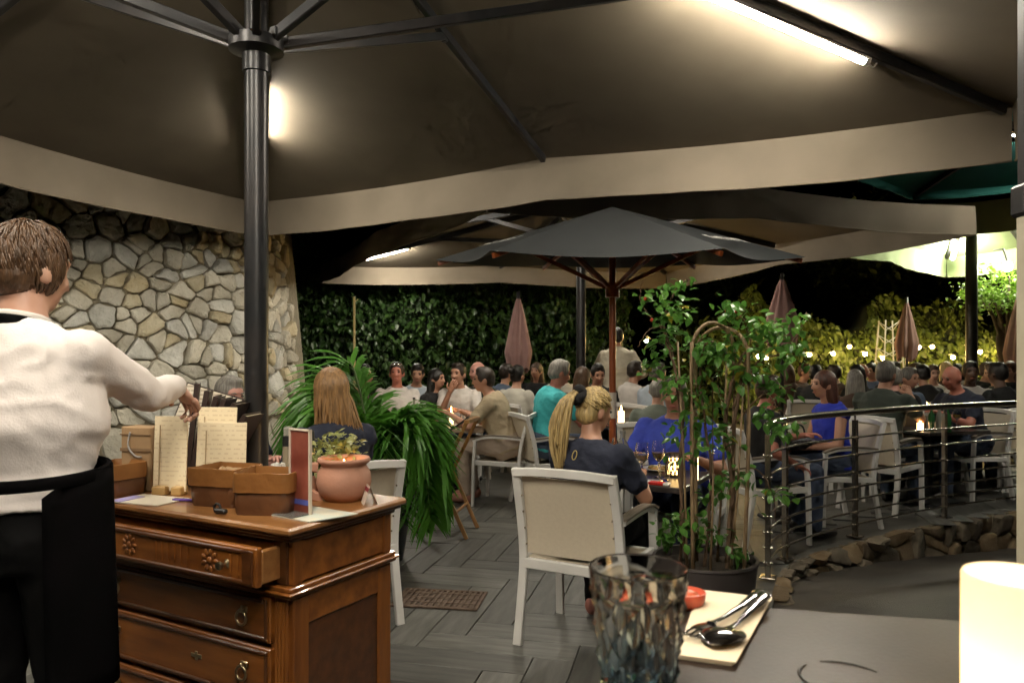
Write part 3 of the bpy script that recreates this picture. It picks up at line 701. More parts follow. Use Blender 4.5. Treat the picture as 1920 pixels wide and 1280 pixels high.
def drawer(z0, z1, y, pulls, open_=0.):
    d = obj("drawer", None, dr)
    dbox("front_board", -.925, -.078 if not open_ else -.045, y, y + .022, z0, z1, W1, d)
    for (a0, a1, b0, b1) in ((-.9, -.1, z0 + .008, z0 + .02), (-.9, -.1, z1 - .02, z1 - .008), (-.912, -.9, z0 + .008, z1 - .008), (-.1, -.088, z0 + .008, z1 - .008)):
        dbox("beading", a0 + (.03 if open_ and a1 == -.1 else 0), a1 + (.03 if open_ and a0 != -.912 else 0), y - .007, y + .002, b0, b1, W2, d, .003)
    if open_:
        dbox("drawer_side", -.065, -.046, y + .0215, y + .4, z0 + .006, z1 - .012, W3, d); dbox("drawer_side", -.924, -.905, y + .0215, y + .4, z0 + .006, z1 - .012, W3, d)
        dbox("drawer_bottom", -.905, -.065, y + .0215, y + .4, z0 + .01, z0 + .018, W3, d)
        zc = (z0 + z1) / 2
        for cx in (-.24, -.62):     # carved round flowers with flutes between
            for k in range(9):
                a = 2 * math.pi * k / 9; rel = MB(); rel.ell((cx + .026 * math.cos(a), y - .001, zc + .026 * math.sin(a)), (.012, .005, .007), Matrix.Rotation(-a, 3, 'Y'), 8, 5); rel.build("carved_petal", W1, d, smooth=True)
            rel = MB(); rel.ell((cx, y - .001, zc), (.011, .007, .011), None, 10, 6); rel.build("carved_boss", W1, d, smooth=True)
        for x in [-.34 - .03 * k for k in range(6)] + [-.15, -.12, -.75, -.78, -.81]: rel = MB(); rel.bar([(x, y - .0005, z0 + .028), (x, y - .0005, z1 - .028)], .009, .006, Vector((0, 1, 0))); rel.build("carved_flute", W1, d)
    for px_, kind in pulls:
        zc = (z0 + z1) / 2
        if kind == 'knob':
            m_ = MB(); m_.tube([(px_, y - .001, zc), (px_, y - .008, zc), (px_, y - .018, zc), (px_, y - .026, zc), (px_, y - .034, zc), (px_, y - .038, zc)], [.014, .006, .006, .013, .012, .004], 14, up=Vector((0, 0, 1))); m_.build("knob", BRASS, d, smooth=40)
        else:
            m_ = MB(); m_.box((px_, y - .003, zc + .02), (.03, .006, .02), bev=.003); m_.ell((px_, y - .012, zc + .02), .008, None, 10, 6); k = m_.build("pull_plate", BRASS, d, smooth=40)
            m_ = MB(); m_.tube([(px_ + .021 * math.cos(a), y - .014, zc - .003 + .021 * math.sin(a)) for a in [2 * math.pi * q / 20 for q in range(20)]], .0042, 8, up=Vector((0, 1, 0)), closed=True); m_.build("ring_pull", BRASS, k, smooth=True)
    return d
drawer(.79, .905, -.085, [(-.165, 'knob'), (-.76, 'knob')], .1)
drawer(.60, .738, -.004, [(-.185, 'ring'), (-.80, 'ring')])
drawer(.42, .585, -.004, [(-.185, 'ring'), (-.80, 'ring')])
drawer(.24, .405, -.004, [(-.185, 'ring'), (-.80, 'ring')])
mb = MB(); mb.box((-.40, -.006, .507), (.05, .003, .012), bev=.001); mb.box((-.40, -.006, .507), (.012, .003, .028), bev=.001); mb.build("key_plate", BRASS, dr)

# things on the dresser -------------------------------------------------------
LEATH = M("brown_leather", (.085, .034, .014), .38, col2=(.14, .058, .024), vscale=9, bump=.35, bscale=35, coat=.15)
LEATHC = M("tan_leather_cuff", (.21, .085, .022), .42, col2=(.28, .12, .035), vscale=7, bump=.35, bscale=30)
def leather_basket(p, rot, w_, h, label, fillm=None, seed=0):
    t = thing("leather_basket", label, "basket", p, rot, "folded leather bread baskets")
    rq = random.Random(seed); n = 8
    def ring(z, k, pin=0.):
        pin *= 1.8; pts = []
        cs = [(-1, -1), (1, -1), (1, 1), (-1, 1)]
        for a in range(4):
            x0, y0 = cs[a]; x1, y1 = cs[(a + 1) % 4]
            for q in range(6):
                s_ = q / 6; bow = math.sin(math.pi * s_) * pin; x = x0 + (x1 - x0) * s_; y = y0 + (y1 - y0) * s_
                m_ = 1 - bow; r_ = .5 * w_ * k * m_ * (.93 if q == 0 else 1.0)
                pts.append(Vector((x * r_ + wob[a * 6 + q][0] * z / h, y * r_ * .85 + wob[a * 6 + q][1] * z / h, z)))
        return pts
    wob = [(rq.uniform(-.007, .007), rq.uniform(-.007, .007)) for _ in range(24)]
    b = MB(); b.rings([ring(0, .88), ring(.01, .92), ring(h * .3, .96, .01), ring(h * .6, .97, .02), ring(h * .62, .93, .02), ring(.01, .88)], cap=True); b.build("bag", LEATH, t, smooth=65)
    b = MB(); top = h + .0; b.rings([ring(h * .55, .975, .015), ring(h * .545, 1.03, .015), ring(h * .8, 1.06, .03), ring(top, 1.05, .045), ring(top * 1.01, 1.0, .05), ring(h * .8, .93, .06), ring(h * .6, .9, .03)], cap=False); b.build("turned_cuff", LEATHC, t, smooth=65)
    if fillm:
        b = MB()
        for k in range(5): b.box((rq.uniform(-.03, .03), rq.uniform(-.03, .03), h * .72 + rq.uniform(0, .02)), (.07, .05, .03), Matrix.Rotation(rq.uniform(-1, 1), 3, 'Z') @ Matrix.Rotation(rq.uniform(-.5, .5), 3, 'X'), .006)
        b.build("contents", fillm, t)
    return t
KRAFT = M("kraft_paper", (.34, .215, .11), .8, col2=(.29, .18, .09), vscale=12)
leather_basket(dres(.43, .135), DROT + R(12), .185, .125, "brown leather basket with rolled cuff holding kraft packets", KRAFT, 1)
leather_basket(dres(.205, .115), DROT + R(24), .19, .13, "empty brown leather basket at the dresser's front corner", None, 2)
leather_basket(dres(.90, .06), DROT, .16, .115, "dark leather basket behind the menus beside the waiter", None, 3)
MENU = printmat("cream_menu_print", (.82, .69, .47), (.70, .56, .36), 62, .56)
MENU2 = printmat("white_menu_print", (.62, .55, .44), (.33, .27, .2), 60, .5)
BLOCKW = woodmat("pale_block_wood", (.42, .25, .08), (.50, .32, .12), .5, .1, (2, 10, 10), 4)
def menu_board(a, b, w_, h, rot, lean, label):
    p = dres(a, b); t = thing("menu_board", label, "menu", p, rot, "cream menu boards in wooden blocks")
    m_ = MB(); m_.box((-w_ * .22, 0, .0155), (w_ * .42, .05, .03), bev=.003); m_.box((w_ * .3, 0, .0155), (w_ * .3, .05, .03), bev=.003); m_.build("wooden_block", BLOCKW, t)
    m_ = MB(); ro = Matrix.Rotation(lean, 3, 'X'); m_.box(ro @ Vector((0, 0, h / 2 + .012)), (w_, .006, h), ro, .001); mm = m_.build("menu_card", MENU, t)
    m_ = MB(); m_.box(ro @ Vector((-w_ * .32, -.0045, h * .48 + .012)), (.004, .002, h * .8), ro); m_.build("divider_line", M("brown_ink", (.42, .30, .17), .7), mm)
menu_board(.735, .145, .125, .265, DROT + R(22), R(-3), "cream printed menu board farthest left in the row")
menu_board(.625, .245, .15, .295, DROT + R(20), R(-5), "tallest cream menu board behind the other two")
menu_board(.555, .215, .175, .245, DROT + R(26), R(-4), "wide cream menu board beside the black pole")
# menu rack the waiter reaches into
DKLEA = M("dark_menu_cover", (.03, .015, .012), .5)
t = thing("menu_folder", "large printed menu leaning out behind the cream boards", "menu", dres(.955, .36), DROT + R(24))
ro = Matrix.Rotation(R(16), 3, 'Y') @ Matrix.Rotation(R(-12), 3, 'X')
m_ = MB(); m_.box(ro @ Vector((0, 0, .19)), (.235, .005, .36), ro, .001); m_.build("printed_sheet", MENU2, t)
m_ = MB(); m_.box(ro @ Vector((0, .006, .19)), (.25, .006, .372), ro, .001); m_.build("dark_cover", DKLEA, t)
m_ = MB(); m_.box(ro @ Vector((.06, -.004, .325)), (.05, .003, .022), ro); m_.build("red_heading", M("red_print", (.35, .05, .03), .6), t)
m_ = MB(); m_.tube([(0, -.0, .001), (0, 0, .01)], .06, 16); m_.build("foot", DKLEA, t)
for k, (a, b, tl, tx, hh) in enumerate(((.885, .33, 0, 9, .385), (.862, .335, 4, 12, .36), (.838, .34, 8, 15, .345), (.812, .345, 11, 18, .34), (.786, .35, 16, 22, .335), (.76, .355, 24, 24, .31))):
    t = thing("menu_folder", ["dark menu folder under the waiter's fingers", "dark menu folder second from the waiter's fingers", "dark menu folder in the middle of the leaning row", "dark menu folder fourth from the waiter's fingers", "dark menu folder with pale page edge near the row's end", "dark menu folder leaning lowest at the end of the row"][k], "menu", dres(a, b), DROT + R(140 - 5 * k), "dark menu folders in the rack")
    ro = Matrix.Rotation(R(tl), 3, 'X') 
    m_ = MB(); ro2 = Matrix.Rotation(R(tl + 6), 3, 'X')
    for s_ in (-1, 1): m_.box(ro2 @ Vector((0, s_ * .008, hh / 2 + .004)), (.16, .003, hh), ro2, .001)
    m_.box(ro2 @ Vector((-.08, 0, hh / 2 + .004)), (.004, .019, hh), ro2, .001); m_.build("cover", DKLEA, t)
    m_ = MB(); m_.box(ro2 @ Vector((.004, 0, hh / 2 + .004)), (.15, .009, hh * .96), ro2); m_.build("pages", M("page_edges", (.5, .42, .3), .8), t)
# kraft bag
t = thing("paper_bag", "brown kraft paper bag with rope handle beside the waiter", "bag", dres(.915, .17), DROT + R(14))
m_ = MB(); m_.box((0, 0, .1165), (.13, .08, .233), bev=.004); m_.build("bag_body", KRAFT, t)
m_ = MB(); m_.box((0, -.0415, .205), (.132, .003, .004)); m_.box((0, -.042, .15), (.131, .003, .012)); m_.build("fold_band", M("kraft_dark", (.2, .12, .06), .8), t)
m_ = MB(); m_.tube(spline([(-.02, -.044, .215), (-.022, -.052, .165), (.005, -.05, .13), (.03, -.045, .125)], 6), .0035, 6); m_.build("handle", M("grey_cord", (.3, .28, .26), .8), t, smooth=True)
# papers, pen, clip
t = tag(MB().mesh("x") and obj("paper_sheet", None, None, dres(.69, .02, .001), DROT + R(8)), "loose pale paper sheets under the left menu boards", "paper")
m_ = MB(); m_.box((0, .02, .0015), (.21, .14, .003)); m_.build("sheet", M("pale_paper", (.62, .56, .46), .8), t)
m_ = MB(); m_.box((-.08, .0, .004), (.05, .1, .002)); m_.build("violet_margin", M("violet_print", (.35, .3, .55), .8), t)
t = obj("paper_sheet", None, None, dres(.04, .15, .001), DROT + R(-2)); tag(t, "open pale leaflet lying under the acrylic card stand", "paper")
m_ = MB(); m_.prism([(-.2, -.085), (.07, -.10), (.115, .06), (-.14, .075)], .003); m_.build("sheet", M("leaflet_paper", (.60, .56, .45), .75, col2=(.52, .56, .5), vscale=14, lo=.45, hi=.6), t)
t = obj("pen", None, None, dres(.56, .09, .006), DROT + R(20)); tag(t, "violet ballpoint pen lying beside the menu blocks", "pen")
m_ = MB(); m_.tube([(-.06, 0, 0), (-.05, 0, 0), (.05, 0, 0), (.065, 0, 0)], [.003, .005, .005, .0015], 10); m_.build("barrel", M("violet_plastic", (.10, .05, .35), .35), t, smooth=True)
m_ = MB(); m_.box((-.035, 0, .006), (.035, .003, .002)); m_.build("clip", STEEL, t)
t = obj("cable_clip", None, None, dres(.315, .0, .006), DROT); tag(t, "small black clip between the two front leather baskets", "clip")
m_ = MB(); m_.tube([(.014 * math.cos(a), .004, .012 + .014 * math.sin(a)) for a in [2 * math.pi * k / 16 for k in range(16)]], .004, 6, closed=True, up=Vector((0, 1, 0))); m_.build("loop", BLACK, t, smooth=True)
m_ = MB(); m_.box((.02, .0, .006), (.05, .018, .014), bev=.004); m_.build("clip_body", BLACK, t)
# acrylic stand with red card
t = thing("card_stand", "upright acrylic stand with a dark red picture card", "stand", dres(.085, .125, .004), DROT + R(-6))
m_ = MB(); m_.box((0, 0, .13), (.085, .003, .25)); m_.build("picture_card", M("red_picture_card", (.16, .035, .022), .35, col2=(.30, .09, .06), vscale=9), t)
m_ = MB(); m_.box((0, -.0018, .035), (.08, .002, .016)); m_.build("blue_strip", M("blue_print", (.09, .11, .4), .5), t)
ACR = M("acrylic", (.85, .83, .78), .08, trans=.85)
m_ = MB()
for s_ in (-1, 1): m_.box((s_ * .046, 0, .13), (.006, .012, .262), bev=.001)
m_.box((0, 0, .258), (.098, .012, .006), bev=.001); m_.build("frame", M("acrylic_edge", (.62, .52, .42), .25), t)
m_ = MB(); m_.box((0, -.03, .003), (.095, .075, .004), bev=.001); m_.build("foot", ACR, t)
# terracotta mug with candle
TERRA = M("terracotta", (.40, .19, .12), .7, col2=(.46, .24, .165), vscale=5, bump=.15, bscale=60)
t = thing("terracotta_mug", "round terracotta pot with handle and a candle glowing inside", "pot", dres(.13, .375), 0)
m_ = MB(); m_.lathe([(0, 0), (.062, 0), (.083, .025), (.093, .06), (.089, .095), (.076, .116), (.077, .122), (.088, .13), (.09, .138), (.086, .145), (.078, .143), (.072, .128), (.072, .115), (.083, .09), (.085, .05), (.06, .012), (0, .01)], 36); m_.build("body", TERRA, t, smooth=True)
m_ = MB(); hp = rz(R(195)) ; P = [hp @ Vector(q) for q in ((.086, 0, .112), (.115, 0, .113), (.135, 0, .085), (.13, 0, .045), (.1, 0, .018), (.07, 0, .012))]
m_.bar(spline(P, 5), .034, .016, Vector((0, 1, 0)), c=.6); m_.build("handle", TERRA, t, smooth=40)
m_ = MB(); m_.lathe([(0, .0), (.05, .0), (.05, .095), (0, .095)], 20, (0, 0, .012)); m_.build("wax", M("mug_wax", (.8, .6, .3), .6, emit=(1., .5, .15), estr=1.6), t, smooth=40)
m_ = MB(); m_.lathe([(.001, .108), (.008, .115), (.009, .12), (.004, .13), (.001, .138)], 10); m_.build("flame", FLAME, t, smooth=True)
# tent card
t = thing("tent_card", "small folded tent card behind the terracotta pot", "card", dres(.01, .36), DROT + R(-40))
m_ = MB(); m_.add([(-.03, -.02, 0), (.03, -.02, 0), (.03, 0, .062), (-.03, 0, .062), (-.03, .025, 0), (.03, .025, 0)], [(0, 1, 2, 3), (3, 2, 5, 4)])
m_.build("card", M("pale_card", (.6, .5, .42), .7), t)
m_ = MB(); m_.add([(-.03, -.0075, .042), (.03, -.0075, .042), (.03, -.0035, .055), (-.03, -.0035, .055)], [(0, 1, 2, 3)]); m_.build("red_band", M("dark_red_band", (.2, .02, .03), .6), t)
# mills, bottle, candle, sugar tub, plants at the back of the dresser
for k, (a, b, hh, lab) in enumerate(((.415, .40, .235, "tall pepper mill with clear body and black collar on the dresser"), (.345, .43, .225, "second mill with black cap behind the red-capped bottle"))):
    t = thing("pepper_mill", lab, "mill", dres(a, b), 0, "pepper mills on the dresser")
    m_ = MB(); m_.lathe([(0, 0), (.026, 0), (.026, .02), (.022, .03), (.022, hh * .7), (0, hh * .7)], 18); m_.build("body", M("mill_glass", (.45, .38, .27), .1, trans=.5), t, smooth=40)
    m_ = MB(); m_.lathe([(0, hh * .7), (.022, hh * .7), (.022, hh * .85), (.018, hh * .86), (0, hh * .86)], 18); m_.build("collar", BLACK, t, smooth=40)
    m_ = MB(); m_.lathe([(0, hh * .86), (.019, hh * .86), (.019, hh * .97), (.012, hh), (0, hh)], 18); m_.build("cap", M("mill_cap", (.6, .58, .5), .15, trans=.6) if k == 0 else BLACK, t, smooth=40)
candle(dres(.375, .445), "slim glowing candle between the mills on the dresser", .014, .16, M("bright_wax", (.9, .8, .6), .6, emit=(1., .7, .35), estr=7.))
bottle(dres(.35, .36), "dark green bottle with red cap on the dresser", GREENB, .17, .022, M("red_cap", (.45, .02, .015), .4))
t = thing("sugar_tub", "white tub of sugar sachets behind the leather basket", "tub", dres(.395, .33), 0)
m_ = MB(); m_.lathe([(0, 0), (.03, 0), (.036, .08), (.033, .08), (.028, .006), (0, .006)], 20); m_.build("tub", PLATE, t, smooth=40)
m_ = MB(); rq = random.Random(4)
for k in range(9): m_.box((rq.uniform(-.02, .02), rq.uniform(-.02, .02), .075 + rq.uniform(0, .015)), (.022, .004, .05), rz(rq.uniform(0, 3)) @ Matrix.Rotation(rq.uniform(-.3, .3), 3, 'X'))
m_.build("sachets", M("white_paper", (.72, .7, .66), .8), t)

def leaf_mesh(name, mat, l=.05, w_=.025, fold=.25):
    m_ = MB(); ys = [0, .25, .55, .8, 1]; ws = [.1, .85, 1, .6, .05]
    vs = []
    for y, q in zip(ys, ws):
        dz = -.12 * y * y * l * 2
        vs += [(-w_ * q / 2, y * l, abs(q) * w_ * fold / 2 + dz), (0, y * l, dz), (w_ * q / 2, y * l, abs(q) * w_ * fold / 2 + dz)]
    fs = []
    for i in range(4): fs += [(3 * i, 3 * i + 1, 3 * i + 4, 3 * i + 3), (3 * i + 1, 3 * i + 2, 3 * i + 5, 3 * i + 4)]
    m_.add(vs, fs); me = m_.mesh(name); me.materials.append(mat); return me, m_
def leaf_into(mb, proto, pos, rot, s_):
    o_ = len(mb.v)
    for v in proto.v: q = rot @ (Vector(v) * s_); mb.v.append((q.x + pos.x, q.y + pos.y, q.z + pos.z))
    mb.f += [tuple(i + o_ for i in f_) for f_ in proto.f]
def rnd_rot(rq, droop=0.):
    return Matrix.Rotation(rq.uniform(0, 6.28), 3, 'Z') @ Matrix.Rotation(rq.uniform(-.9, .7) - droop, 3, 'X') @ Matrix.Rotation(rq.uniform(-.7, .7), 3, 'Y')
LEAFP = leafmat("pale_variegated_leaf", (.16, .22, .05), (.50, .46, .20)); LEAFH = leafmat("herb_leaf", (.03, .10, .012), (.06, .17, .02))
def pot_plant(p, label, pr, ph, potm, leafm, n, rad, hgt, ls, seed):
    t = thing("potted_plant", label, "plant", p, 0, "little potted plants on the dresser"); rq = random.Random(seed)
    m_ = MB(); m_.lathe([(0, 0), (pr * .75, 0), (pr, ph), (pr * .92, ph), (pr * .9, ph * .85), (0, ph * .85)], 20); m_.build("pot", potm, t, smooth=40)
    _, lp = leaf_mesh("l", leafm, 1, .55); fo = MB()
    for k in range(n):
        a = rq.uniform(0, 6.28); q = rq.random() ** .6; z = ph + hgt * rq.random() * (1 - .5 * q * q)
        leaf_into(fo, lp, Vector((rad * q * math.cos(a), rad * q * math.sin(a), z)), rnd_rot(rq), ls * rq.uniform(.6, 1.2))
    tag(fo.build("foliage", leafm, t), kind="stuff")
    m_ = MB()
    for k in range(7):
        a = k * .9; m_.tube([(0, 0, ph * .8), (rad * .3 * math.cos(a), rad * .3 * math.sin(a), ph + hgt * .5), (rad * .7 * math.cos(a), rad * .7 * math.sin(a), ph + hgt * .8)], .0025, 5)
    m_.build("stem", leafm, t)
pot_plant(dres(.30, .40), "small green herb in a terracotta pot on the dresser", .045, .07, TERRA, LEAFH, 160, .048, .075, .024, 1)
pot_plant(dres(.235, .46), "bushy yellow-green plant behind the terracotta mug", .05, .08, TERRA, LEAFP, 420, .10, .15, .03, 2)
# ================================================================== PLANTS
# palm
PALM = leafmat("palm_leaf", (.045, .16, .016), (.12, .33, .04)); PALMS = M("palm_stalk", (.06, .10, .02), .5)
pt = thing("palm", "large arching green palm in a dark pot behind the long-haired woman", "plant", (-.98, 5.35, 0))
m_ = MB(); m_.lathe([(0, 0), (.2, 0), (.26, .38), (.24, .38), (.22, .34), (0, .34)], 28); m_.build("pot", BLACK, pt, smooth=40)
m_ = MB(); m_.lathe([(0, .345), (.219, .345)], 24); m_.build("soil", SOIL, pt)
rq = random.Random(21)
fr_spec = [(0, .50, 1.02, .40), (15, .42, 1.05, .46), (-20, .46, .97, .36), (35, .42, 1.0, .58), (-48, .42, .93, .4), (75, .42, 1.0, .66), (105, .45, 1.10, .72), (132, .5, 1.28, .8), (150, .42, 1.40, .9), (165, .62, 1.32, .6), (185, .62, 1.2, .5), (205, .6, 1.1, .5), (238, .5, 1.05, .5), (270, .45, 1.0, .4), (300, .45, .96, .38), (325, .5, .98, .36), (348, .42, 1.04, .5), (50, .4, .98, .56)]
for (az, reach, hz, tipz) in fr_spec:
    a = R(az); d = Vector((math.cos(a), math.sin(a), 0)); sd = Vector((-math.sin(a), math.cos(a), 0))
    P = spline([Vector((0, 0, .36)) + d * .03, Vector((0, 0, .36 + (hz - .36) * .6)) + d * reach * .22, Vector((0, 0, hz)) + d * reach * .55, Vector((0, 0, (hz + tipz) / 2 + .12)) + d * reach * .88, Vector((0, 0, tipz)) + d * reach * 1.05], 9)
    fr = MB(); m = len(P)
    for i in range(7, m):
        v = (i - 7) / (m - 8); ln = .34 * (math.sin(math.pi * (.12 + .8 * v)) ** .7) + .05
        tg = (P[min(i + 1, m - 1)] - P[i - 1]).normalized()
        for s_ in (-1, 1):
            for rep in ((0, .5) if i % 2 else (0,)):
                o_ = P[i] + tg * rep * .022; dirn = (sd * s_ * (.75 + rq.uniform(-.1, .1)) + tg * .75 + Vector((0, 0, .22))).normalized()
                wd = .013; L_ = ln * rq.uniform(.85, 1.1); q = []
                for k, (f_, ww) in enumerate(((0, .5), (.35, 1), (.7, .8), (1, .08))):
                    c = o_ + dirn * L_ * f_ + Vector((0, 0, -.42 * L_ * f_ * f_)); wv = dirn.cross(Vector((0, 0, 1))).normalized() * wd * ww + Vector((0, 0, .006 * ww * s_)); q += [c - wv, c + wv]
                fr.add(q, [(0, 1, 3, 2), (2, 3, 5, 4), (4, 5, 7, 6)])
    fo = fr.build("frond", PALM, pt)
    st = MB(); st.tube(P, [.011 - .009 * i / m for i in range(m)], 6); st.build("stalk", PALMS, fo, smooth=True)

# climber on a bamboo trellis in a dark round pot
CL = Vector((.93, 3.6, 0)); ct = thing("trellis_plant", "leafy climber on an arched cane trellis in a dark round pot", "plant", CL)
POTM = M("dark_pot_plastic", (.05, .042, .04), .5, col2=(.062, .05, .048), vscale=4)
m_ = MB(); m_.lathe([(0, .02), (.19, .02), (.20, .03), (.245, .47), (.252, .475), (.25, .485), (.235, .485), (.228, .44), (0, .43)], 48); m_.build("pot", POTM, ct, smooth=40)
m_ = MB(); m_.lathe([(0, .44), (.227, .442)], 30); m_.build("soil", SOIL, ct)
CANE = M("cane", (.34, .235, .13), .6, col2=(.15, .095, .05), vscale=14, stretch=(6, 6, 1)); BARK = M("climber_bark", (.15, .09, .05), .8, col2=(.10, .06, .035), vscale=20, bump=.4, bscale=60)
hoops = [((-.085, -.09), (.145, .02), 1.60), ((-.02, .1), (.19, -.06), 1.58)]
for (a, b, zt) in hoops:
    P = [Vector((a[0] * .9, a[1] * .9, .42)), Vector((a[0], a[1], 1.0)), Vector((a[0], a[1], zt - .13))]
    c = Vector(((a[0] + b[0]) / 2, (a[1] + b[1]) / 2, zt - .13)); e = Vector((a[0], a[1], zt - .13)) - c
    P += [c + e * math.cos(q) + Vector((0, 0, .14 * math.sin(q))) for q in [math.pi * k / 10 for k in range(1, 10)]]
    P += [Vector((b[0], b[1], zt - .13)), Vector((b[0], b[1], 1.0)), Vector((b[0] * .9, b[1] * .9, .42))]
    m_ = MB(); m_.tube(spline(P, 3), .0095, 8); m_.build("hoop", CANE, ct, smooth=True)
for (x, y, zt, tx) in ((-.125, -.06, 1.52, -.02), (.0, -.1, 1.35, .01), (.1, .08, 1.5, .03), (.13, -.05, 1.3, .04)):
    m_ = MB(); m_.tube([(x * .8, y, .42), (x * .9 + tx * .4 + .008, y, zt * .6), (x + tx, y, zt)], [.0065, .0055, .0045], 7); m_.build("cane", CANE, ct, smooth=True)
rq = random.Random(8); stems = []
def stem(P, r0=.009, r1=.003):
    S = spline([Vector(p) for p in P], 6)
    S = [p + Vector((rq.uniform(-.006, .006), rq.uniform(-.006, .006), 0)) for p in S]
    m_ = MB(); m_.tube(S, [r0 + (r1 - r0) * i / (len(S) - 1) for i in range(len(S))], 6); m_.build("stem", BARK, ct, smooth=True); stems.append(S); return S
def px(x, y, dy=0.): v = at(x, y, 3.6 + dy); return (v.x - CL.x, dy, v.z)
stem([(.12, .02, .42), (.14, .0, .8), (.11, .03, 1.1), (.13, -.02, 1.35), px(1400, 660), px(1440, 640)], .014, .005)
stem([(.1, -.04, .42), (.135, .02, .9), (.15, -.01, 1.2), px(1405, 640, .05), px(1385, 590, .03)], .012, .004)
stem([(-.1, -.06, .42), (-.13, -.04, .9), (-.115, -.05, 1.2), px(1262, 680), px(1245, 610), px(1262, 550), px(1285, 525)], .009, .003)
stem([(-.12, .0, .42), (-.1, .03, 1.0), (-.14, 0, 1.3), px(1255, 640, .04), px(1215, 590, .05), px(1200, 560), px(1205, 525)], .008, .002)
stem([(0, 0, .42), (.02, -.03, .9), (-.02, .02, 1.3), px(1320, 650), px(1340, 640)], .009, .003)
stem([(.13, 0, 1.2), px(1420, 680), px(1470, 660, .05), px(1500, 620, .06), px(1512, 585, .06)], .006, .002)
stem([(.12, 0, 1.1), px(1430, 740), px(1460, 765, -.05), px(1480, 790, -.05)], .005, .002)
stem([(.13, 0, .9), px(1420, 880), px(1450, 930, -.03), px(1455, 985, -.03)], .004, .002)
stem([(.1, 0, 1.0), px(1360, 770), px(1345, 720), px(1352, 690)], .005, .002)
stem([px(1245, 610), px(1215, 620), px(1196, 650)], .004, .0015)
stem([(.12, 0, .7), px(1385, 890, -.06), px(1370, 880, -.08)], .004, .002)
LEAF = leafmat("climber_leaf", (.045, .15, .028), (.13, .30, .05), .28); LEAFY = leafmat("yellow_climber_leaf", (.30, .28, .03), (.45, .38, .05), .35)
lme, lpro = leaf_mesh("leaf", LEAF, .045, .03); lmy, _ = leaf_mesh("leaf", LEAFY, .045, .03)
clusters = [(1222, 560, 22, 18, 14), (1270, 535, 24, 14, 16), (1250, 580, 34, 24, 34), (1285, 575, 18, 26, 16), (1240, 650, 30, 40, 34), (1228, 690, 22, 24, 22), (1255, 620, 30, 30, 24), (1262, 700, 16, 30, 14),
            (1375, 580, 30, 22, 40), (1345, 650, 48, 24, 50), (1360, 670, 44, 20, 34), (1310, 655, 34, 26, 34), (1420, 610, 34, 26, 46), (1450, 620, 34, 26, 46), (1485, 605, 22, 26, 22), (1500, 640, 20, 34, 20), (1468, 660, 26, 26, 24), (1395, 640, 24, 24, 20),
            (1400, 705, 28, 20, 34), (1435, 700, 30, 26, 22), (1330, 700, 40, 20, 22), (1300, 735, 30, 24, 22), (1260, 735, 22, 16, 14), (1340, 760, 26, 20, 20), (1300, 790, 30, 34, 34), (1265, 810, 24, 26, 20), (1340, 830, 34, 24, 30), (1352, 812, 20, 16, 16), (1290, 850, 24, 20, 14),
            (1432, 780, 22, 16, 18), (1470, 735, 26, 14, 14), (1462, 805, 22, 14, 18), (1490, 800, 14, 10, 8), (1390, 890, 26, 20, 26), (1355, 900, 24, 20, 14), (1460, 925, 26, 20, 22), (1330, 925, 30, 26, 14), (1255, 985, 30, 22, 40), (1300, 1000, 40, 22, 44), (1385, 1030, 22, 14, 22), (1350, 1005, 28, 22, 22), (1250, 1010, 22, 14, 18), (1300, 965, 24, 20, 12)]
fol = MB(); ln = 0
allv = []
for (cx, cy_, sx, sy, n) in clusters:
    for k in range(int(n * 1.2)):
        x = rq.gauss(0, .6) * sx + cx; y = rq.gauss(0, .55) * sy + cy_; dy = rq.gauss(0, .085)
        if y > 940: dy = max(-.18, min(.18, dy))
        v = px(x, y, dy); allv.append(Vector(v))
rq.shuffle(allv)
for k, v in enumerate(allv):
    rot = rnd_rot(rq, .2); s_ = rq.uniform(.65, 1.35)
    if k < 300:
        o = obj("leaf", lmy if rq.random() < .05 else lme, ct, v); o.rotation_euler = rot.to_euler(); o.scale = (s_, s_, s_)
    else: leaf_into(fol, lpro, v, rot, s_)
tag(fol.build("foliage", LEAF, ct), kind="stuff")
for (x, y) in ((1210, 560), (1380, 585), (1362, 583), (1222, 600)):   # small orange-red berries
    m_ = MB(); m_.ell(px(x, y, -.03), .009, None, 8, 6); m_.build("berry", M("red_berry", (.45, .04, .01), .35), ct, smooth=True)

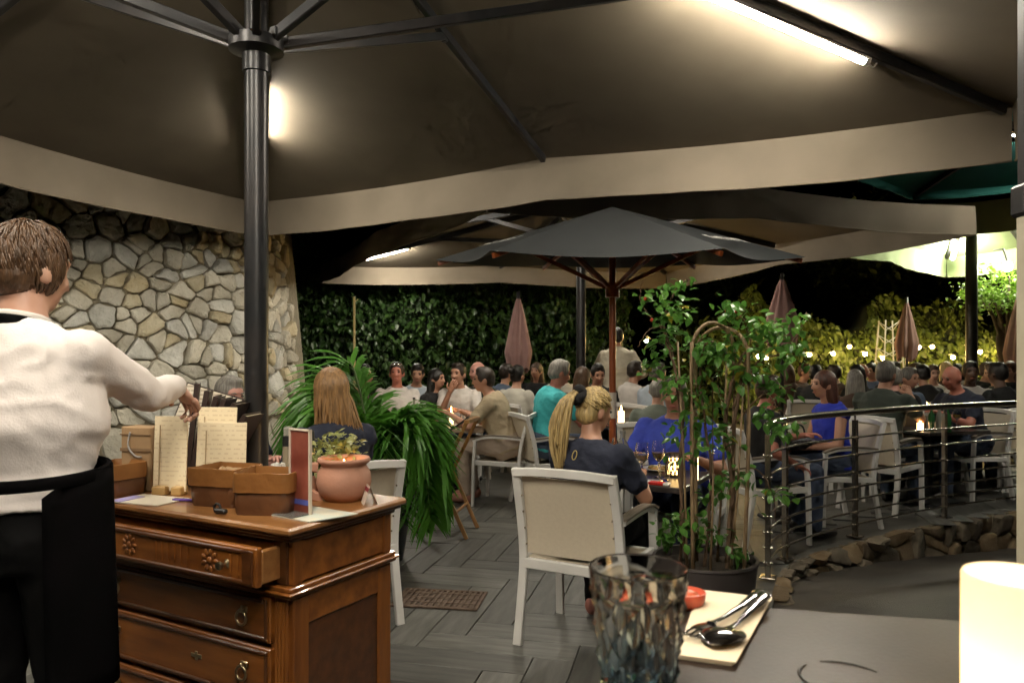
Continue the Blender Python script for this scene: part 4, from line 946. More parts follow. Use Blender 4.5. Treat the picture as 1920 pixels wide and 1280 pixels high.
# hedges and trees
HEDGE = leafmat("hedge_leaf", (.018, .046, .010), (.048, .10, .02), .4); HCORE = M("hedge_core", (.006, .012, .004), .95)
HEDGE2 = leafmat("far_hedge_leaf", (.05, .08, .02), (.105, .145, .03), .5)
def hedge(name, label, P0, P1, z1, n, leafm, ls, seed, wav=.25, topv=.2):
    rq = random.Random(seed); P0, P1 = Vector(P0), Vector(P1); d = P1 - P0; L_ = d.length; d.normalize(); nn = Vector((d.y, -d.x, 0))
    t = thing(name, label, "hedge", P0); m_ = MB(); nx, nz = 40, 10; 
    def off(u, z): return wav * (math.sin(u * 2.3 + seed) * .5 + math.sin(u * 5.1 + z * 3 + seed) * .3 + math.sin(z * 4.3) * .2)
    def top(u): return z1 + topv * (math.sin(u * 1.7 + seed) + .6 * math.sin(u * 4.1 + 1))
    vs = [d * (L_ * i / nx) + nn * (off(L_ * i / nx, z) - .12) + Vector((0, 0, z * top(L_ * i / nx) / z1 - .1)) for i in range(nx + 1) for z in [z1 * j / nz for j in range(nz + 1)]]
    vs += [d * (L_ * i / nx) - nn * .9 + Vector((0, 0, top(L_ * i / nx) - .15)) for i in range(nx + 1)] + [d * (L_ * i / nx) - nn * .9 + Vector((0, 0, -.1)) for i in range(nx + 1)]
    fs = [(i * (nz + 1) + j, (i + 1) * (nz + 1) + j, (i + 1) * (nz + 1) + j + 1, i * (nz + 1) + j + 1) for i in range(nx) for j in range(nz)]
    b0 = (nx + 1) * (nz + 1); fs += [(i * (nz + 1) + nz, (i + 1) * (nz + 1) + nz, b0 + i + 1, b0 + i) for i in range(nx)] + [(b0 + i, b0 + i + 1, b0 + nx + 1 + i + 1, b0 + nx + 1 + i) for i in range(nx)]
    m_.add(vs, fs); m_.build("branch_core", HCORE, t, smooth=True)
    _, lp = leaf_mesh("hl", leafm, 1, .62); fo = MB()
    for k in range(n):
        u = rq.uniform(0, L_); z = rq.random() * top(u); o_ = d * u + nn * (off(u, z) + rq.gauss(0, .07)) + Vector((0, 0, z))
        leaf_into(fo, lp, o_, Matrix.Rotation(math.atan2(nn.y, nn.x) - math.pi / 2 + rq.gauss(0, .7), 3, 'Z') @ Matrix.Rotation(rq.gauss(-.8, .5), 3, 'X') @ Matrix.Rotation(rq.gauss(0, .5), 3, 'Y'), ls * rq.choice([.5, .7, 1., 1., 1.35, 1.7]))
    tag(fo.build("foliage", leafm, t), kind="stuff"); return t
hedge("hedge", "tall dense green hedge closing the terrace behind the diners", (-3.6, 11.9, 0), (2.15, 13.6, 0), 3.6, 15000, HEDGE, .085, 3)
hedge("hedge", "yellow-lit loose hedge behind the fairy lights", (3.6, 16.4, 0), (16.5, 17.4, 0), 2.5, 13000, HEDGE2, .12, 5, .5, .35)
BARKT = M("tree_bark", (.05, .035, .025), .9, bump=.5, bscale=20, col2=(.08, .06, .04), vscale=8)
def tree(loc, hz, rx, rzz, n, leafm, ls, seed, label):
    rq = random.Random(seed); t = thing("tree", label, "tree", loc, 0, "trees behind the terrace"); m_ = MB()
    m_.tube(spline([(0, 0, -.6), (.05, 0, hz * .35), (-.05, .05, hz * .7), (0, 0, hz)], 4), [.16 - .1 * i / 12 for i in range(13)], 8)
    tips = []
    for k in range(9):
        a = k * 2.4; z0 = hz * rq.uniform(.45, .8); e = Vector((math.cos(a) * rx * .7, math.sin(a) * rx * .7, hz + rq.uniform(-.4, .6) * rzz)); m_.tube([Vector((0, 0, z0)), Vector((0, 0, z0)).lerp(e, .5) + Vector((0, 0, .15)), e], [.05, .03, .01], 6); tips.append(e)
    m_.build("trunk", BARKT, t, smooth=True)
    _, lp = leaf_mesh("tl", leafm, 1, .55); fo = MB(); cl = []
    for k in range(34):
        a = rq.uniform(0, 6.28); q = rq.random() ** .5; cl.append(Vector((rx * q * math.cos(a), rx * q * math.sin(a), hz + rzz * rq.uniform(-.8, .9) * (1 - .4 * q))))
    for k in range(n):
        c = rq.choice(cl); s_ = rx * .23; leaf_into(fo, lp, c + Vector((rq.gauss(0, s_), rq.gauss(0, s_), rq.gauss(0, s_ * .7))), rnd_rot(rq), ls * rq.uniform(.6, 1.3))
    tag(fo.build("crown", leafm, t), kind="stuff")
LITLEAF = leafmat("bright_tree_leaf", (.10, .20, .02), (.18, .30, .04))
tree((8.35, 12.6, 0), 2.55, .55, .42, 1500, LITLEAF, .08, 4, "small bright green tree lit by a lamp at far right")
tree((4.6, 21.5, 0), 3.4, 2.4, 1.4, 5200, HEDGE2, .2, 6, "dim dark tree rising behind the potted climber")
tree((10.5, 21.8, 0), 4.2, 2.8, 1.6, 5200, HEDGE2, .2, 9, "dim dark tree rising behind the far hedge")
# lamp in the small tree
BULBM = M("warm_bulb_glow", (1, .8, .5), .5, emit=(1., .64, .20), estr=720.); GARM = M("garden_lamp_glow", (1, 1, .9), .5, emit=(.95, 1., .72), estr=260.)
l = at(1889, 500, 12.1); t = thing("garden_lamp", "round white garden lamp shining in the small tree", "lamp", (l.x, l.y, l.z))
m_ = MB(); m_.ell((0, 0, 0), .075, None, 16, 10); m_.build("globe", GARM, t, smooth=True); m_ = MB(); m_.tube([(0, 0, .07), (0, .1, .3), (.1, .5, .34)], .015, 8); m_.build("arm", BLACK, t)
# strings of warm bulbs
def string(pts, label, r=.038, Y=None):
    t = thing("string_lights", label, "lights", (0, 0, 0)); P = [at(x, y, d) for x, y, d in pts]; wi = []
    for a, b in zip(P, P[1:]):
        for k in range(6): q = k / 6; wi.append(a.lerp(b, q) + Vector((0, 0, .07 - .09 * math.sin(math.pi * q))))
    wi.append(P[-1] + Vector((0, 0, .07))); m_ = MB(); m_.tube(wi, .006, 5); m_.build("cable", BLACK, t)
    for p_ in P:
        m_ = MB(); m_.ell(p_, r, None, 10, 6); b = m_.build("bulb", BULBM, t, smooth=True); m_ = MB(); m_.tube([p_ + Vector((0, 0, r * .85)), p_ + Vector((0, 0, .075))], .014, 8); m_.build("socket", BLACK, b)
string([(1422, 668, 14.6), (1437, 671, 14.8), (1484, 655, 15.1), (1518, 665, 15.5), (1562, 663, 15.6), (1593, 650, 15.7), (1622, 664, 15.7), (1655, 671, 15.7), (1708, 670, 15.8), (1723, 651, 16.0), (1748, 650, 16.0), (1787, 670, 16.0), (1838, 660, 16.1), (1880, 671, 16.2), (1935, 662, 16.2)], "string of warm round bulbs along the far hedge")
string([(1212, 638, 11.2), (1300, 662, 11.4)], "short string of warm bulbs beside the far waiter", .03)

# folding wooden stand
t = thing("folding_stand", "folding wooden cross-legged tray stand beside the palm", "stand", (0, 0, 0)); SW = woodmat("stand_wood", (.27, .125, .03), (.36, .185, .06), .45, .1, (6, 6, 2), 4)
F1, F1b, F2, F2b = Vector((-.36, 5.93, 0)), Vector((-.29, 6.32, 0)), Vector((-.80, 6.12, 0)), Vector((-.73, 6.55, 0)); H_ = .93
for a, b in ((F1, F2), (F1b, F2b), (F2, F1), (F2b, F1b)):
    top = Vector((b.x, b.y, H_)); o_ = Vector((0, .024 if a in (F2, F2b) else 0, 0)); m_ = MB(); m_.bar([a + o_, top + o_], .03, .042, Vector((0, 1, 0))); m_.build("leg", SW, t)
for a, b in ((F1, F1b), (F2, F2b)):
    for z in (.2,): m_ = MB(); k = z / H_; o = (F2 if a is F1 else F1) - a; m_.tube([a + o * k + Vector((0, 0, z)), b + o * k + Vector((0, 0, z))], .012, 8); m_.build("stretcher", SW, t)
    m_ = MB(); m_.bar([a + Vector((0, 0, H_)), b + Vector((0, 0, H_))], .045, .03); m_.build("top_bar", SW, t)
for k in range(3):
    m_ = MB(); A_ = F1 + Vector((0, .1 + .1 * k, H_ + .02)); B_ = F2 + Vector((0, .1 + .1 * k, H_ + .02)); P = [A_.lerp(B_, q) + Vector((0, 0, -.12 * math.sin(math.pi * q))) for q in [i / 8 for i in range(9)]]; m_.bar(P, .04, .004, c=.1); m_.build("strap", BLACK, t)

# ================================================================== NEAR TABLE
TZ = 1.165
nt_ = thing("high_table", "dark brown high table in the foreground with a water ring", "table", (.13, .885, 0), math.atan2(-.2, .966))
NT = M("dark_brown_tabletop", (.020, .0135, .010), .36, spec=.17, col2=(.032, .022, .017), vscale=9, bump=.03, bscale=200)
m_ = MB(); m_.box((.40, -.36, TZ - .0175), (.80, .72, .035), bev=.006); m_.build("table_top", NT, nt_)
m_ = MB(); m_.lathe([(0, .03), (.045, .03), (.045, TZ - .04), (0, TZ - .04)], 16, (.4, -.36, 0)); m_.build("column", BLACK, nt_, smooth=40)
m_ = MB(); m_.box((.4, -.36, .0), (.5, .5, .05), bev=.01); m_.build("foot", BLACK, nt_)
ring = MB(); c = Vector((.237 - .0, .636, TZ + .0012)); rs = []; rq = random.Random(2)
c = at(1583, 1290, .66); c.z = TZ + .0012
for a0, a1 in ((R(20), R(100)), (R(125), R(235))):
    P = [c + Vector((.037 * math.cos(a), .037 * math.sin(a), 0)) for a in [a0 + (a1 - a0) * k / 20 for k in range(21)]]
    ring.tube(P, [.0006 + .0016 * math.sin(math.pi * k / 20) * rq.uniform(.5, 1) for k in range(21)], 6)
ring.v = [(x, y, TZ + .0006 + (z - TZ) * .35) for x, y, z in ring.v]
wr = ring.build("water_ring", M("water_film", (.007, .006, .005), .45, spec=.2), None, smooth=True); wr["category"] = "water"; wr["label"] = "broken ring of water left on the dark table"
# napkin with cutlery
NAP = M("cream_napkin", (.74, .62, .44), .9, col2=(.70, .57, .40), vscale=30, bump=.1, bscale=200)
np_ = thing("napkin", "folded cream paper napkin under the cutlery", "napkin", (0, 0, TZ + .001))
m_ = MB()
def onT(x, y, z=0.):
    Y = (CAMZ - TZ - z) * 1400 / (y - 668); return Vector(((x - 960) / 1400 * Y, Y, z))
q = [onT(1268, 1236), onT(1372, 1250), onT(1442, 1128), onT(1308, 1112)]
for k in range(3):
    o_ = len(m_.v); z0, z1 = .0016 * k, .0016 * k + .0012; dx = Vector((.0015 * k, -.001 * k, 0))
    m_.add([p_ + dx + Vector((0, 0, z0)) for p_ in q] + [p_ + dx + Vector((0, 0, z1)) for p_ in q], [(3, 2, 1, 0), (4, 5, 6, 7), (0, 1, 5, 4), (1, 2, 6, 5), (2, 3, 7, 6), (3, 0, 4, 7)])
m_.build("folded_sheet", NAP, np_)
CUT = M("polished_cutlery", (.42, .42, .44), .12, metal=1.)
A_ = at(1432, 1122, .85); B_ = at(1335, 1210, .73); A_ = onT(1434, 1122, .012); B_ = onT(1338, 1205, .008)
def cutlery(name, label, A_, B_, fork):
    t = thing(name, label, name, (A_.x, A_.y, TZ + .007), 0); d = (B_ - A_); d.z = 0; L_ = d.length; d.normalize(); s_ = Vector((d.y, -d.x, 0)); Z = Vector((0, 0, 1))
    m_ = MB(); ws = [(0, .004, .010), (.02, .0085, .010), (.10, .0085, .008), (.3, .005, .006), (.55, .0028, .004), (.68, .0032, .005), (.72, .005, .006)]
    m_.rings([[d * (L_ * f_) + s_ * (w_ * math.cos(a)) + Z * (h + .0018 * math.sin(a)) for a in [2 * math.pi * k / 8 for k in range(8)]] for f_, w_, h in ws]); m_.build("handle", CUT, t, smooth=50)
    m_ = MB()
    if not fork:
        rs = []; n = 9
        for i in range(n):
            v = i / (n - 1); f_ = .70 + .30 * v; w_ = .0195 * math.sin(math.pi * min(1, (.08 + .92 * v) ** .8)) ** .6 + .002
            rs.append([d * (L_ * f_) + s_ * (w_ * math.cos(a)) + Z * (.004 + .006 * math.sin(math.pi * v) * (1 - math.cos(a) ** 2) * (1 if math.sin(a) > 0 else .75) + (.0008 if math.sin(a) > 0 else 0)) for a in [2 * math.pi * k / 14 for k in range(14)]])
        m_.rings(rs); m_.build("bowl", CUT, t, smooth=60)
    else:
        m_.rings([[d * (L_ * f_) + s_ * (w_ * math.cos(a)) + Z * (.004 + .0014 * math.sin(a)) for a in [2 * math.pi * k / 8 for k in range(8)]] for f_, w_ in ((.70, .005), (.74, .011), (.80, .0125), (.83, .012))]); m_.build("neck", CUT, t, smooth=50)
        for k in range(4):
            m_ = MB(); x = -.0095 + k * .0063; m_.tube([d * (L_ * .82) + s_ * x + Z * .004, d * (L_ * .92) + s_ * x + Z * .0025, d * L_ + s_ * x + Z * .006], [.0018, .0016, .0008], 6); m_.build("tine", CUT, t, smooth=True)
cutlery("spoon", "steel spoon lying face down across the fork on the napkin", onT(1436, 1122, .01), onT(1335, 1214, .008), False)
cutlery("fork", "steel fork under the spoon with tines toward the glass", onT(1430, 1128, .004), onT(1288, 1208, .004), True)
# blue-footed cut glass tumbler
gp = at(1197, 1294, .637); gp.z = TZ
gt = thing("cut_glass_tumbler", "diamond-cut glass tumbler with blue-tinted base in the foreground", "glass", (gp.x, gp.y, TZ + .0008))
gm = bpy.data.materials.new("blue_tinted_glass"); gm.use_nodes = True; N = gm.node_tree.nodes; Lk = gm.node_tree.links; b = N["Principled BSDF"]
b.inputs["Transmission Weight"].default_value = 1; b.inputs["Roughness"].default_value = .03; b.inputs["IOR"].default_value = 1.6
tc = N.new("ShaderNodeTexCoord"); sp = N.new("ShaderNodeSeparateXYZ"); Lk.new(tc.outputs["Object"], sp.inputs[0]); rp = N.new("ShaderNodeValToRGB"); mr = N.new("ShaderNodeMapRange")
mr.inputs[1].default_value = 0; mr.inputs[2].default_value = .105; Lk.new(sp.outputs[2], mr.inputs[0]); Lk.new(mr.outputs[0], rp.inputs[0]); Lk.new(rp.outputs[0], b.inputs["Base Color"])
rp.color_ramp.elements[0].color = (.38, .72, .96, 1); rp.color_ramp.elements[1].color = (1, 1, .98, 1); rp.color_ramp.elements[1].position = .62
MATS["bt"] = gm
def gr(z): return .0305 + (.0425 - .0305) * (z / .105) ** .8
m_ = MB(); n = 10; rows = 6; z0, z1 = .006, .086; vs = []; fs = []; idx = {}
for i in range(rows + 1):
    z = z0 + (z1 - z0) * i / rows
    for k in range(2 * n):
        a = math.pi * (k) / n; onn = (i + k) % 2 == 0
        idx[i, k] = len(vs); r_ = gr(z) + (.0016 if onn else -.0036); 
        vs.append((r_ * math.cos(a), r_ * math.sin(a), z))
for i in range(rows):
    for k in range(2 * n):
        l_ = (k + 1) % (2 * n); q = (idx[i, k], idx[i, l_], idx[i + 1, l_], idx[i + 1, k])
        if (i + k) % 2 == 0: fs += [(q[0], q[1], q[3]), (q[1], q[2], q[3])]
        else: fs += [(q[0], q[1], q[2]), (q[0], q[2], q[3])]
nb = len(vs)
N2 = 2 * n
prof = [(gr(.09), .09), (gr(.1), .1), (gr(.1042), .1042), (gr(.105), .1049), (gr(.105) - .0005, .1058), (gr(.105) - .0013, .1058), (gr(.105) - .0018, .1049), (gr(.105) - .0019, .1042), (gr(.09) - .0028, .09), (gr(.05) - .0062, .05), (gr(.016) - .0072, .016), (gr(.012) - .014, .012), (.0005, .0115)]
for r_, z in prof: vs += [(r_ * math.cos(math.pi * k / n), r_ * math.sin(math.pi * k / n), z) for k in range(N2)]
for k in range(N2): fs.append((idx[rows, k], idx[rows, (k + 1) % N2], nb + (k + 1) % N2, nb + k))
for i in range(len(prof) - 1):
    for k in range(N2): l_ = (k + 1) % N2; fs.append((nb + i * N2 + k, nb + i * N2 + l_, nb + (i + 1) * N2 + l_, nb + (i + 1) * N2 + k))
fs.append(tuple(nb + (len(prof) - 1) * N2 + k for k in range(N2)))
o_ = len(vs); vs += [(gr(0) * .93 * math.cos(math.pi * k / n), gr(0) * .93 * math.sin(math.pi * k / n), 0) for k in range(N2)]
fs += [(o_ + k, o_ + (k + 1) % N2, idx[0, (k + 1) % N2], idx[0, k]) for k in range(N2)]; fs.append(tuple(o_ + k for k in range(N2))[::-1])
# subdivide the plain rim and bowl so they read round
m_.add(vs, fs); go = m_.build("faceted_wall", gm, gt)
go.data.polygons.foreach_set("use_smooth", [p_.index >= rows * 2 * n * 2 for p_ in go.data.polygons]); go.data.set_sharp_from_angle(angle=R(50))
m_ = MB(); m_.lathe([(0, .0117), (gr(.012) - .0142, .0122), (gr(.016) - .0074, .0162), (gr(.026) - .0072, .026), (0, .026)], 40); m_.build("water", M("drinking_water", (.93, .97, 1), .01, trans=1.), gt, smooth=40)
# small red dish behind the glass
rp_ = at(1296, 1128, .845); t = thing("small_dish", "small round terracotta-red dish half hidden behind the tumbler", "dish", (rp_.x - .004, rp_.y, TZ + .001))
m_ = MB(); m_.lathe([(0, 0), (.012, 0), (.019, .008), (.0205, .018), (.019, .019), (.016, .009), (0, .006)], 26); m_.build("bowl", M("red_glaze", (.42, .07, .035), .25), t, smooth=True)
m_ = MB(); m_.ell((0, 0, .012), (.014, .014, .008), None, 14, 8); m_.build("sauce", M("red_sauce", (.45, .09, .03), .3), t, smooth=True)
# frosted candle lamp at the right edge
lp_ = at(1911, 1200, .56); t = thing("candle_lamp", "glowing frosted glass candle holder at the right edge", "candle", (lp_.x, lp_.y, TZ + .0008))
fm = bpy.data.materials.new("frosted_glass"); fm.use_nodes = True; N = fm.node_tree.nodes; Lk = fm.node_tree.links; b = N["Principled BSDF"]; b.inputs["Base Color"].default_value = (.9, .84, .70, 1); b.inputs["Roughness"].default_value = .45
tr = N.new("ShaderNodeBsdfTranslucent"); tr.inputs[0].default_value = (.97, .92, .80, 1); mx = N.new("ShaderNodeMixShader"); mx.inputs[0].default_value = .6
b.inputs["Emission Color"].default_value = (1, .62, .26, 1); b.inputs["Emission Strength"].default_value = .65
Lk.new(b.outputs[0], mx.inputs[1]); Lk.new(tr.outputs[0], mx.inputs[2]); Lk.new(mx.outputs[0], N["Material Output"].inputs[0])
m_ = MB(); m_.lathe([(0, 0), (.036, 0), (.038, .004), (.038, .118), (.0365, .1205), (.035, .118), (.035, .006), (0, .006)], 40); m_.build("frosted_glass", fm, t, smooth=50)
m_ = MB(); m_.lathe([(0, .007), (.028, .007), (.028, .078), (0, .074)], 24); m_.build("wax", M("candle_wax_lit", (.9, .75, .5), .6, emit=(1., .70, .36), estr=15.), t, smooth=40)
m_ = MB(); m_.lathe([(.0005, .076), (.005, .081), (.006, .086), (.003, .097), (.0005, .105)], 12); m_.build("flame", M("near_flame", (1, .7, .3), .5, emit=(1., .74, .42), estr=300.), t, smooth=True)
# ================================================================== PEOPLE
SK = {"fair": M("skin_fair", (.56, .33, .24), .5, col2=(.50, .27, .19), vscale=9), "tan": M("skin_tan", (.44, .23, .15), .5, col2=(.38, .19, .12), vscale=9),
      "pink": M("skin_pink", (.60, .31, .25), .5, col2=(.52, .24, .19), vscale=9), "red": M("skin_red", (.45, .17, .11), .5, col2=(.38, .13, .09), vscale=9),
      "dark": M("skin_dark", (.10, .05, .03), .45, col2=(.075, .038, .025), vscale=9)}
LIP = M("lips", (.34, .12, .09), .5); EYEW = M("eye_dark", (.05, .035, .03), .2)
def cloth(name, c, d=.8):
    m = M(name, c, .85, col2=tuple(x * d for x in c), vscale=7, bump=.45, bscale=9, stretch=(1, 1, 1.6)); m.node_tree.nodes["Bump"].inputs["Distance"].default_value = .03; return m
DENIM = cloth("denim", (.05, .07, .12)); BLKT = M("black_cloth", (.006, .006, .0065), .95, spec=.15, col2=(.004, .004, .004), vscale=7, bump=.3, bscale=14); CREAMT = cloth("cream_trousers", (.42, .33, .26))
def hairm(name, c): return M(name, c, .45, col2=tuple(x * .5 for x in c), vscale=16, stretch=(5, 5, .7), bump=.5, bscale=30)
HB = hairm("hair_dark_brown", (.025, .014, .008)); HK = hairm("hair_black", (.008, .006, .005)); HG = hairm("hair_grey", (.26, .24, .21)); HBR = hairm("hair_brown", (.075, .038, .018))
HBL = hairm("hair_blonde", (.56, .40, .17)); HLB = hairm("hair_honey", (.34, .185, .07)); HW = hairm("hair_waiter", (.10, .05, .022)); HAU = hairm("hair_auburn", (.085, .025, .012)); HSG = hairm("hair_salt_grey", (.13, .115, .10))
SOLE = M("shoe_pale", (.45, .42, .38), .6); SHOEK = M("shoe_black", (.015, .013, .012), .4)

def ik(s, h, l1, l2, pole):
    d = h - s; L_ = d.length
    if L_ > (l1 + l2) * .995: h = s + d.normalized() * (l1 + l2) * .995; d = h - s; L_ = d.length
    u = d.normalized(); x = (l1 * l1 - l2 * l2 + L_ * L_) / (2 * L_); y = math.sqrt(max(0, l1 * l1 - x * x))
    p = pole - u * pole.dot(u); p = p.normalized() if p.length > 1e-4 else Vector((0, 0, -1)); return s + u * x + p * y, h
def hand(mb, fing, w_, d, palm_n, side, curl=.5):
    """palm into mb, fingers into fing"""
    d = d.normalized(); s_ = d.cross(palm_n).normalized(); n = s_.cross(d).normalized()   # n: away from the palm side
    rot = Matrix((s_, d, n)).transposed(); mb.ell(w_ + d * .045, (.040, .055, .016), rot, 12, 8); mb.cap(w_ - d * .02, w_ + d * .02, .026, .027)
    for k, (x, L_) in enumerate(((-.030, .068), (-.010, .080), (.011, .076), (.030, .060))):
        p0 = w_ + d * .078 + s_ * x; c = curl
        p1 = p0 + (d * math.cos(c * .4) - n * math.sin(c * .4)) * L_ * .42; p2 = p1 + (d * math.cos(c * 1.3) - n * math.sin(c * 1.3)) * L_ * .32; p3 = p2 + (d * math.cos(c * 2.1) - n * math.sin(c * 2.1)) * L_ * .26
        fing.tube([p0 - d * .012, p0, p1, p2, p3, p3 + (p3 - p2) * .12], [.0085, .009, .0085, .0075, .0065, .003], 7)
    q0 = w_ + d * .028 + s_ * (-.034 * side); q1 = q0 + (d * .6 - s_ * side * .8 - n * .3).normalized() * .034; q2 = q1 + (d * .9 - s_ * side * .3 - n * .35).normalized() * .030
    fing.tube([q0 + s_ * .012 * side, q0, q1, q2, q2 + (q2 - q1) * .12], [.012, .012, .010, .0085, .004], 7)
def locks(paths, r0, r1, n=5):
    mb = MB()
    for P in paths: m = len(P); mb.tube(P, [max(r1, r0 * math.sin(math.pi * min(1, .25 + .75 * i / (m - 1))) ** .6) if i < m - 1 else r1 for i in range(m)], n)
    return mb
def creases(me, amp, seed):
    n_ = len(me.vertices); nor = [Vector(v.normal) for v in me.vertices]
    for v, nn in zip(me.vertices, nor):
        p = Vector((v.co.x * 7 + seed, v.co.y * 7, v.co.z * 9 + v.co.x * 5)); w_ = mnoise.noise(p * .5) * 1.2
        r_ = 1 - abs(mnoise.noise(p + Vector((w_, w_, -w_)))) * 2.2; r2 = 1 - abs(mnoise.noise(p * 2.1 + Vector((5, w_, 3)))) * 2.2
        v.co = v.co + nn * (amp * (max(0, r_) ** 2 - .35) + amp * .45 * (max(0, r2) ** 2 - .35))
    me.update()
def person(label, x, y, face, shirt, skin="tan", hair="short", hm=HB, pants=DENIM, lean=6., turn=0., pitch=0., lh=None, rh=None, sleeve="short", scale=1., stand=False, vox=.017,
           fat=1., z=0., wide=1., shoes=SHOEK, feet=None, knees=None, side=0., curl=.5, collar=True, group="diners seated at the tables", palm_r=None, dir_r=None, hem=-.07, face_on=True, neckw=.05, dir_l=None):
    V = Vector; body, sh, pa, fing = MB(), MB(), MB(), MB(); X = V((1, 0, 0))
    pel = V((0, 0, .97)) if stand else V((0, -.05, .545))
    lr, sr = R(lean), R(side); U = V((math.sin(sr), math.sin(lr) * math.cos(sr), math.cos(lr) * math.cos(sr))).normalized(); F = (V((0, 1, 0)) - U * U.y).normalized(); X = F.cross(U).normalized()
    def tor(mb, spec, inf=0.): mb.loft([(pel + U * h + F * (fw * fat if fw > 0 else fw), X, F, a * wide + inf, b * fat + inf) for h, a, b, fw in spec], 20)
    spec = [(-.10, .13, .10, 0), (-.04, .168, .122, 0), (.05, .158, .115, .005), (.15, .142, .104, .012), (.26, .155, .112, .012), (.36, .172, .112, .002), (.425, .165, .092, -.008), (.472, .10, .07, -.012), (.50, .058, .056, -.01)]
    tor(body, spec)
    hs = [(q[0], q[1], q[2], q[3]) for q in spec if q[0] >= hem and q[0] < .47]; hs = [(hem, .168, .122, 0)] + hs
    sg = .022 if not stand else .03
    if stand: hs = [(q[0], q[1] + .035 * math.exp(-((q[0] - .24) / .07) ** 2) - .012 * math.exp(-((q[0] - .1) / .05) ** 2), q[2] + .04 * math.exp(-((q[0] - .22) / .07) ** 2) - .012 * math.exp(-((q[0] - .1) / .05) ** 2), q[3]) for q in [(hem, .168, .122, 0), (.05, .158, .115, .005), (.11, .15, .11, .008), (.17, .145, .106, .012), (.215, .148, .108, .012), (.26, .155, .112, .012), (.36, .172, .112, .002), (.425, .165, .092, -.008)]]
    tor(sh, hs + [(.468, .105, .074, -.012), (.49, .068, .06, -.012)], sg)
    HU = (U * .55 + V((0, 0, 1)) * .45).normalized(); nb = pel + U * .47; HC = pel + U * .50 + HU * .150 + F * .03
    Rh = rz(R(turn)) @ Matrix.Rotation(-R(pitch), 3, 'X') @ Matrix.Rotation(R(-side * .3), 3, 'Y')
    def hp(v): return HC + Rh @ V(v)
    body.cap(nb - U * .02, hp((0, -.015, -.06)), neckw + .012, neckw)
    body.ell(hp((0, -.004, .012)), (.074, .094, .098), Rh, 16, 12); body.ell(hp((0, .022, -.052)), (.055, .066, .066), Rh, 14, 10); body.ell(hp((0, .045, -.088)), (.03, .034, .028), Rh)
    body.cap(hp((0, .086, .0)), hp((0, .108, -.036)), .010, .014, 8); body.ell(hp((0, .075, .026)), (.055, .018, .012), Rh)
    for s_ in (-1, 1): body.ell(hp((s_ * .077, -.012, -.02)), (.011, .021, .033), Rh @ Matrix.Rotation(s_ * .3, 3, 'Z')); body.ell(hp((s_ * .03, .072, -.03)), (.022, .02, .02), Rh)
    # arms
    for s_, tgt, dr_ in ((-1, lh, dir_l), (1, rh, dir_r)):
        S = pel + U * .415 + X * (s_ * .178 * wide) - F * .008
        if tgt is None: tgt = (s_ * .13, .30, .70) if not stand else (s_ * .26, .05, .86)
        pole = V((s_ * .55, -.4, -.85)); E, W_ = ik(S, V(tgt), .285, .255, pole)
        body.cap(S, E, .05, .041); body.cap(E, W_, .042, .027); fd = (W_ - E).normalized(); pn = V((0, 0, 1)) if abs(fd.z) < .8 else V((0, 1, 0))
        if dr_ is not None: fd = V(dr_)
        hand(body, fing, W_, fd + V((0, 0, -.05)), pn if (palm_r is None or s_ < 0) else V(palm_r), s_, curl)
        sh.ell(S - U * .015, (.072, .066, .066) if not stand else (.058, .058, .058), None)
        if sleeve == "short": sh.cap(S, S.lerp(E, .62), .068, .064)
        elif sleeve == "long": sh.cap(S, E, .066 if not stand else .062, .055); sh.cap(E, E.lerp(W_, .93), .055, .040); sh.cap(E.lerp(W_, .9), E.lerp(W_, .97), .043, .043)
        elif sleeve == "cap": sh.cap(S, S.lerp(E, .3), .064, .06)
    # legs
    for s_ in (-1, 1):
        Hp = pel + V((s_ * .09, .01, -.02))
        if stand: K = V((s_ * .11, .03, .50)); An = V((s_ * .12, -.02, .08))
        else: K = V((s_ * .12, .37, .535)); An = V((s_ * .12, .37 if feet is None else .37 + feet, .08))
        if knees: K, An = V(knees[0 if s_ < 0 else 1][0]), V(knees[0 if s_ < 0 else 1][1])
        body.cap(Hp, K, .082, .055); body.cap(K, An, .056, .036); body.cap(An, An + V((0, .10, -.045)), .035, .03)
        if pants:
            pa.cap(Hp, K, .10 if not stand else .105, .074); pa.cap(K, An + V((0, 0, .02)), .072 if not stand else .08, .058 if not stand else .07)
    if pants: tor(pa, [(-.13, .12, .1, 0), (-.05, .172, .125, 0), (.05, .16, .118, .004), (.10, .15, .11, .008)], .02 if not stand else .014)
    if collar: sh.tube([nb + U * .016 + X * (.072 * math.cos(a)) + F * (-.012 + .07 * math.sin(a)) + U * (.012 * -math.sin(a)) for a in [2 * math.pi * k / 16 for k in range(16)]], .014, 8, closed=True)
    me = remesh(body, vox, 3, "person"); mb = MB(); mb.v = [tuple(v.co) for v in me.vertices]; mb.f = [tuple(p_.vertices) for p_ in me.polygons]; mb.add(fing.v, fing.f); bpy.data.meshes.remove(me)
    o = mb.build("person", SK[skin], None, True); o.location = (x, y, z); o.rotation_euler = (0, 0, face_rot(*face)); o.scale = (scale,) * 3; tag(o, label, "person", group)
    def child(name, mb, mat, v=vox, sm=4):
        me = remesh(mb, v, sm, name); me.materials.append(mat)
        if name in ("shirt", "trousers") and vox < .0145: creases(me, .0065 if stand else .007, x * 3.1 + y)
        return obj(name, me, o)
    if shirt: child("shirt", sh, shirt)
    if pants: child("trousers", pa, pants)
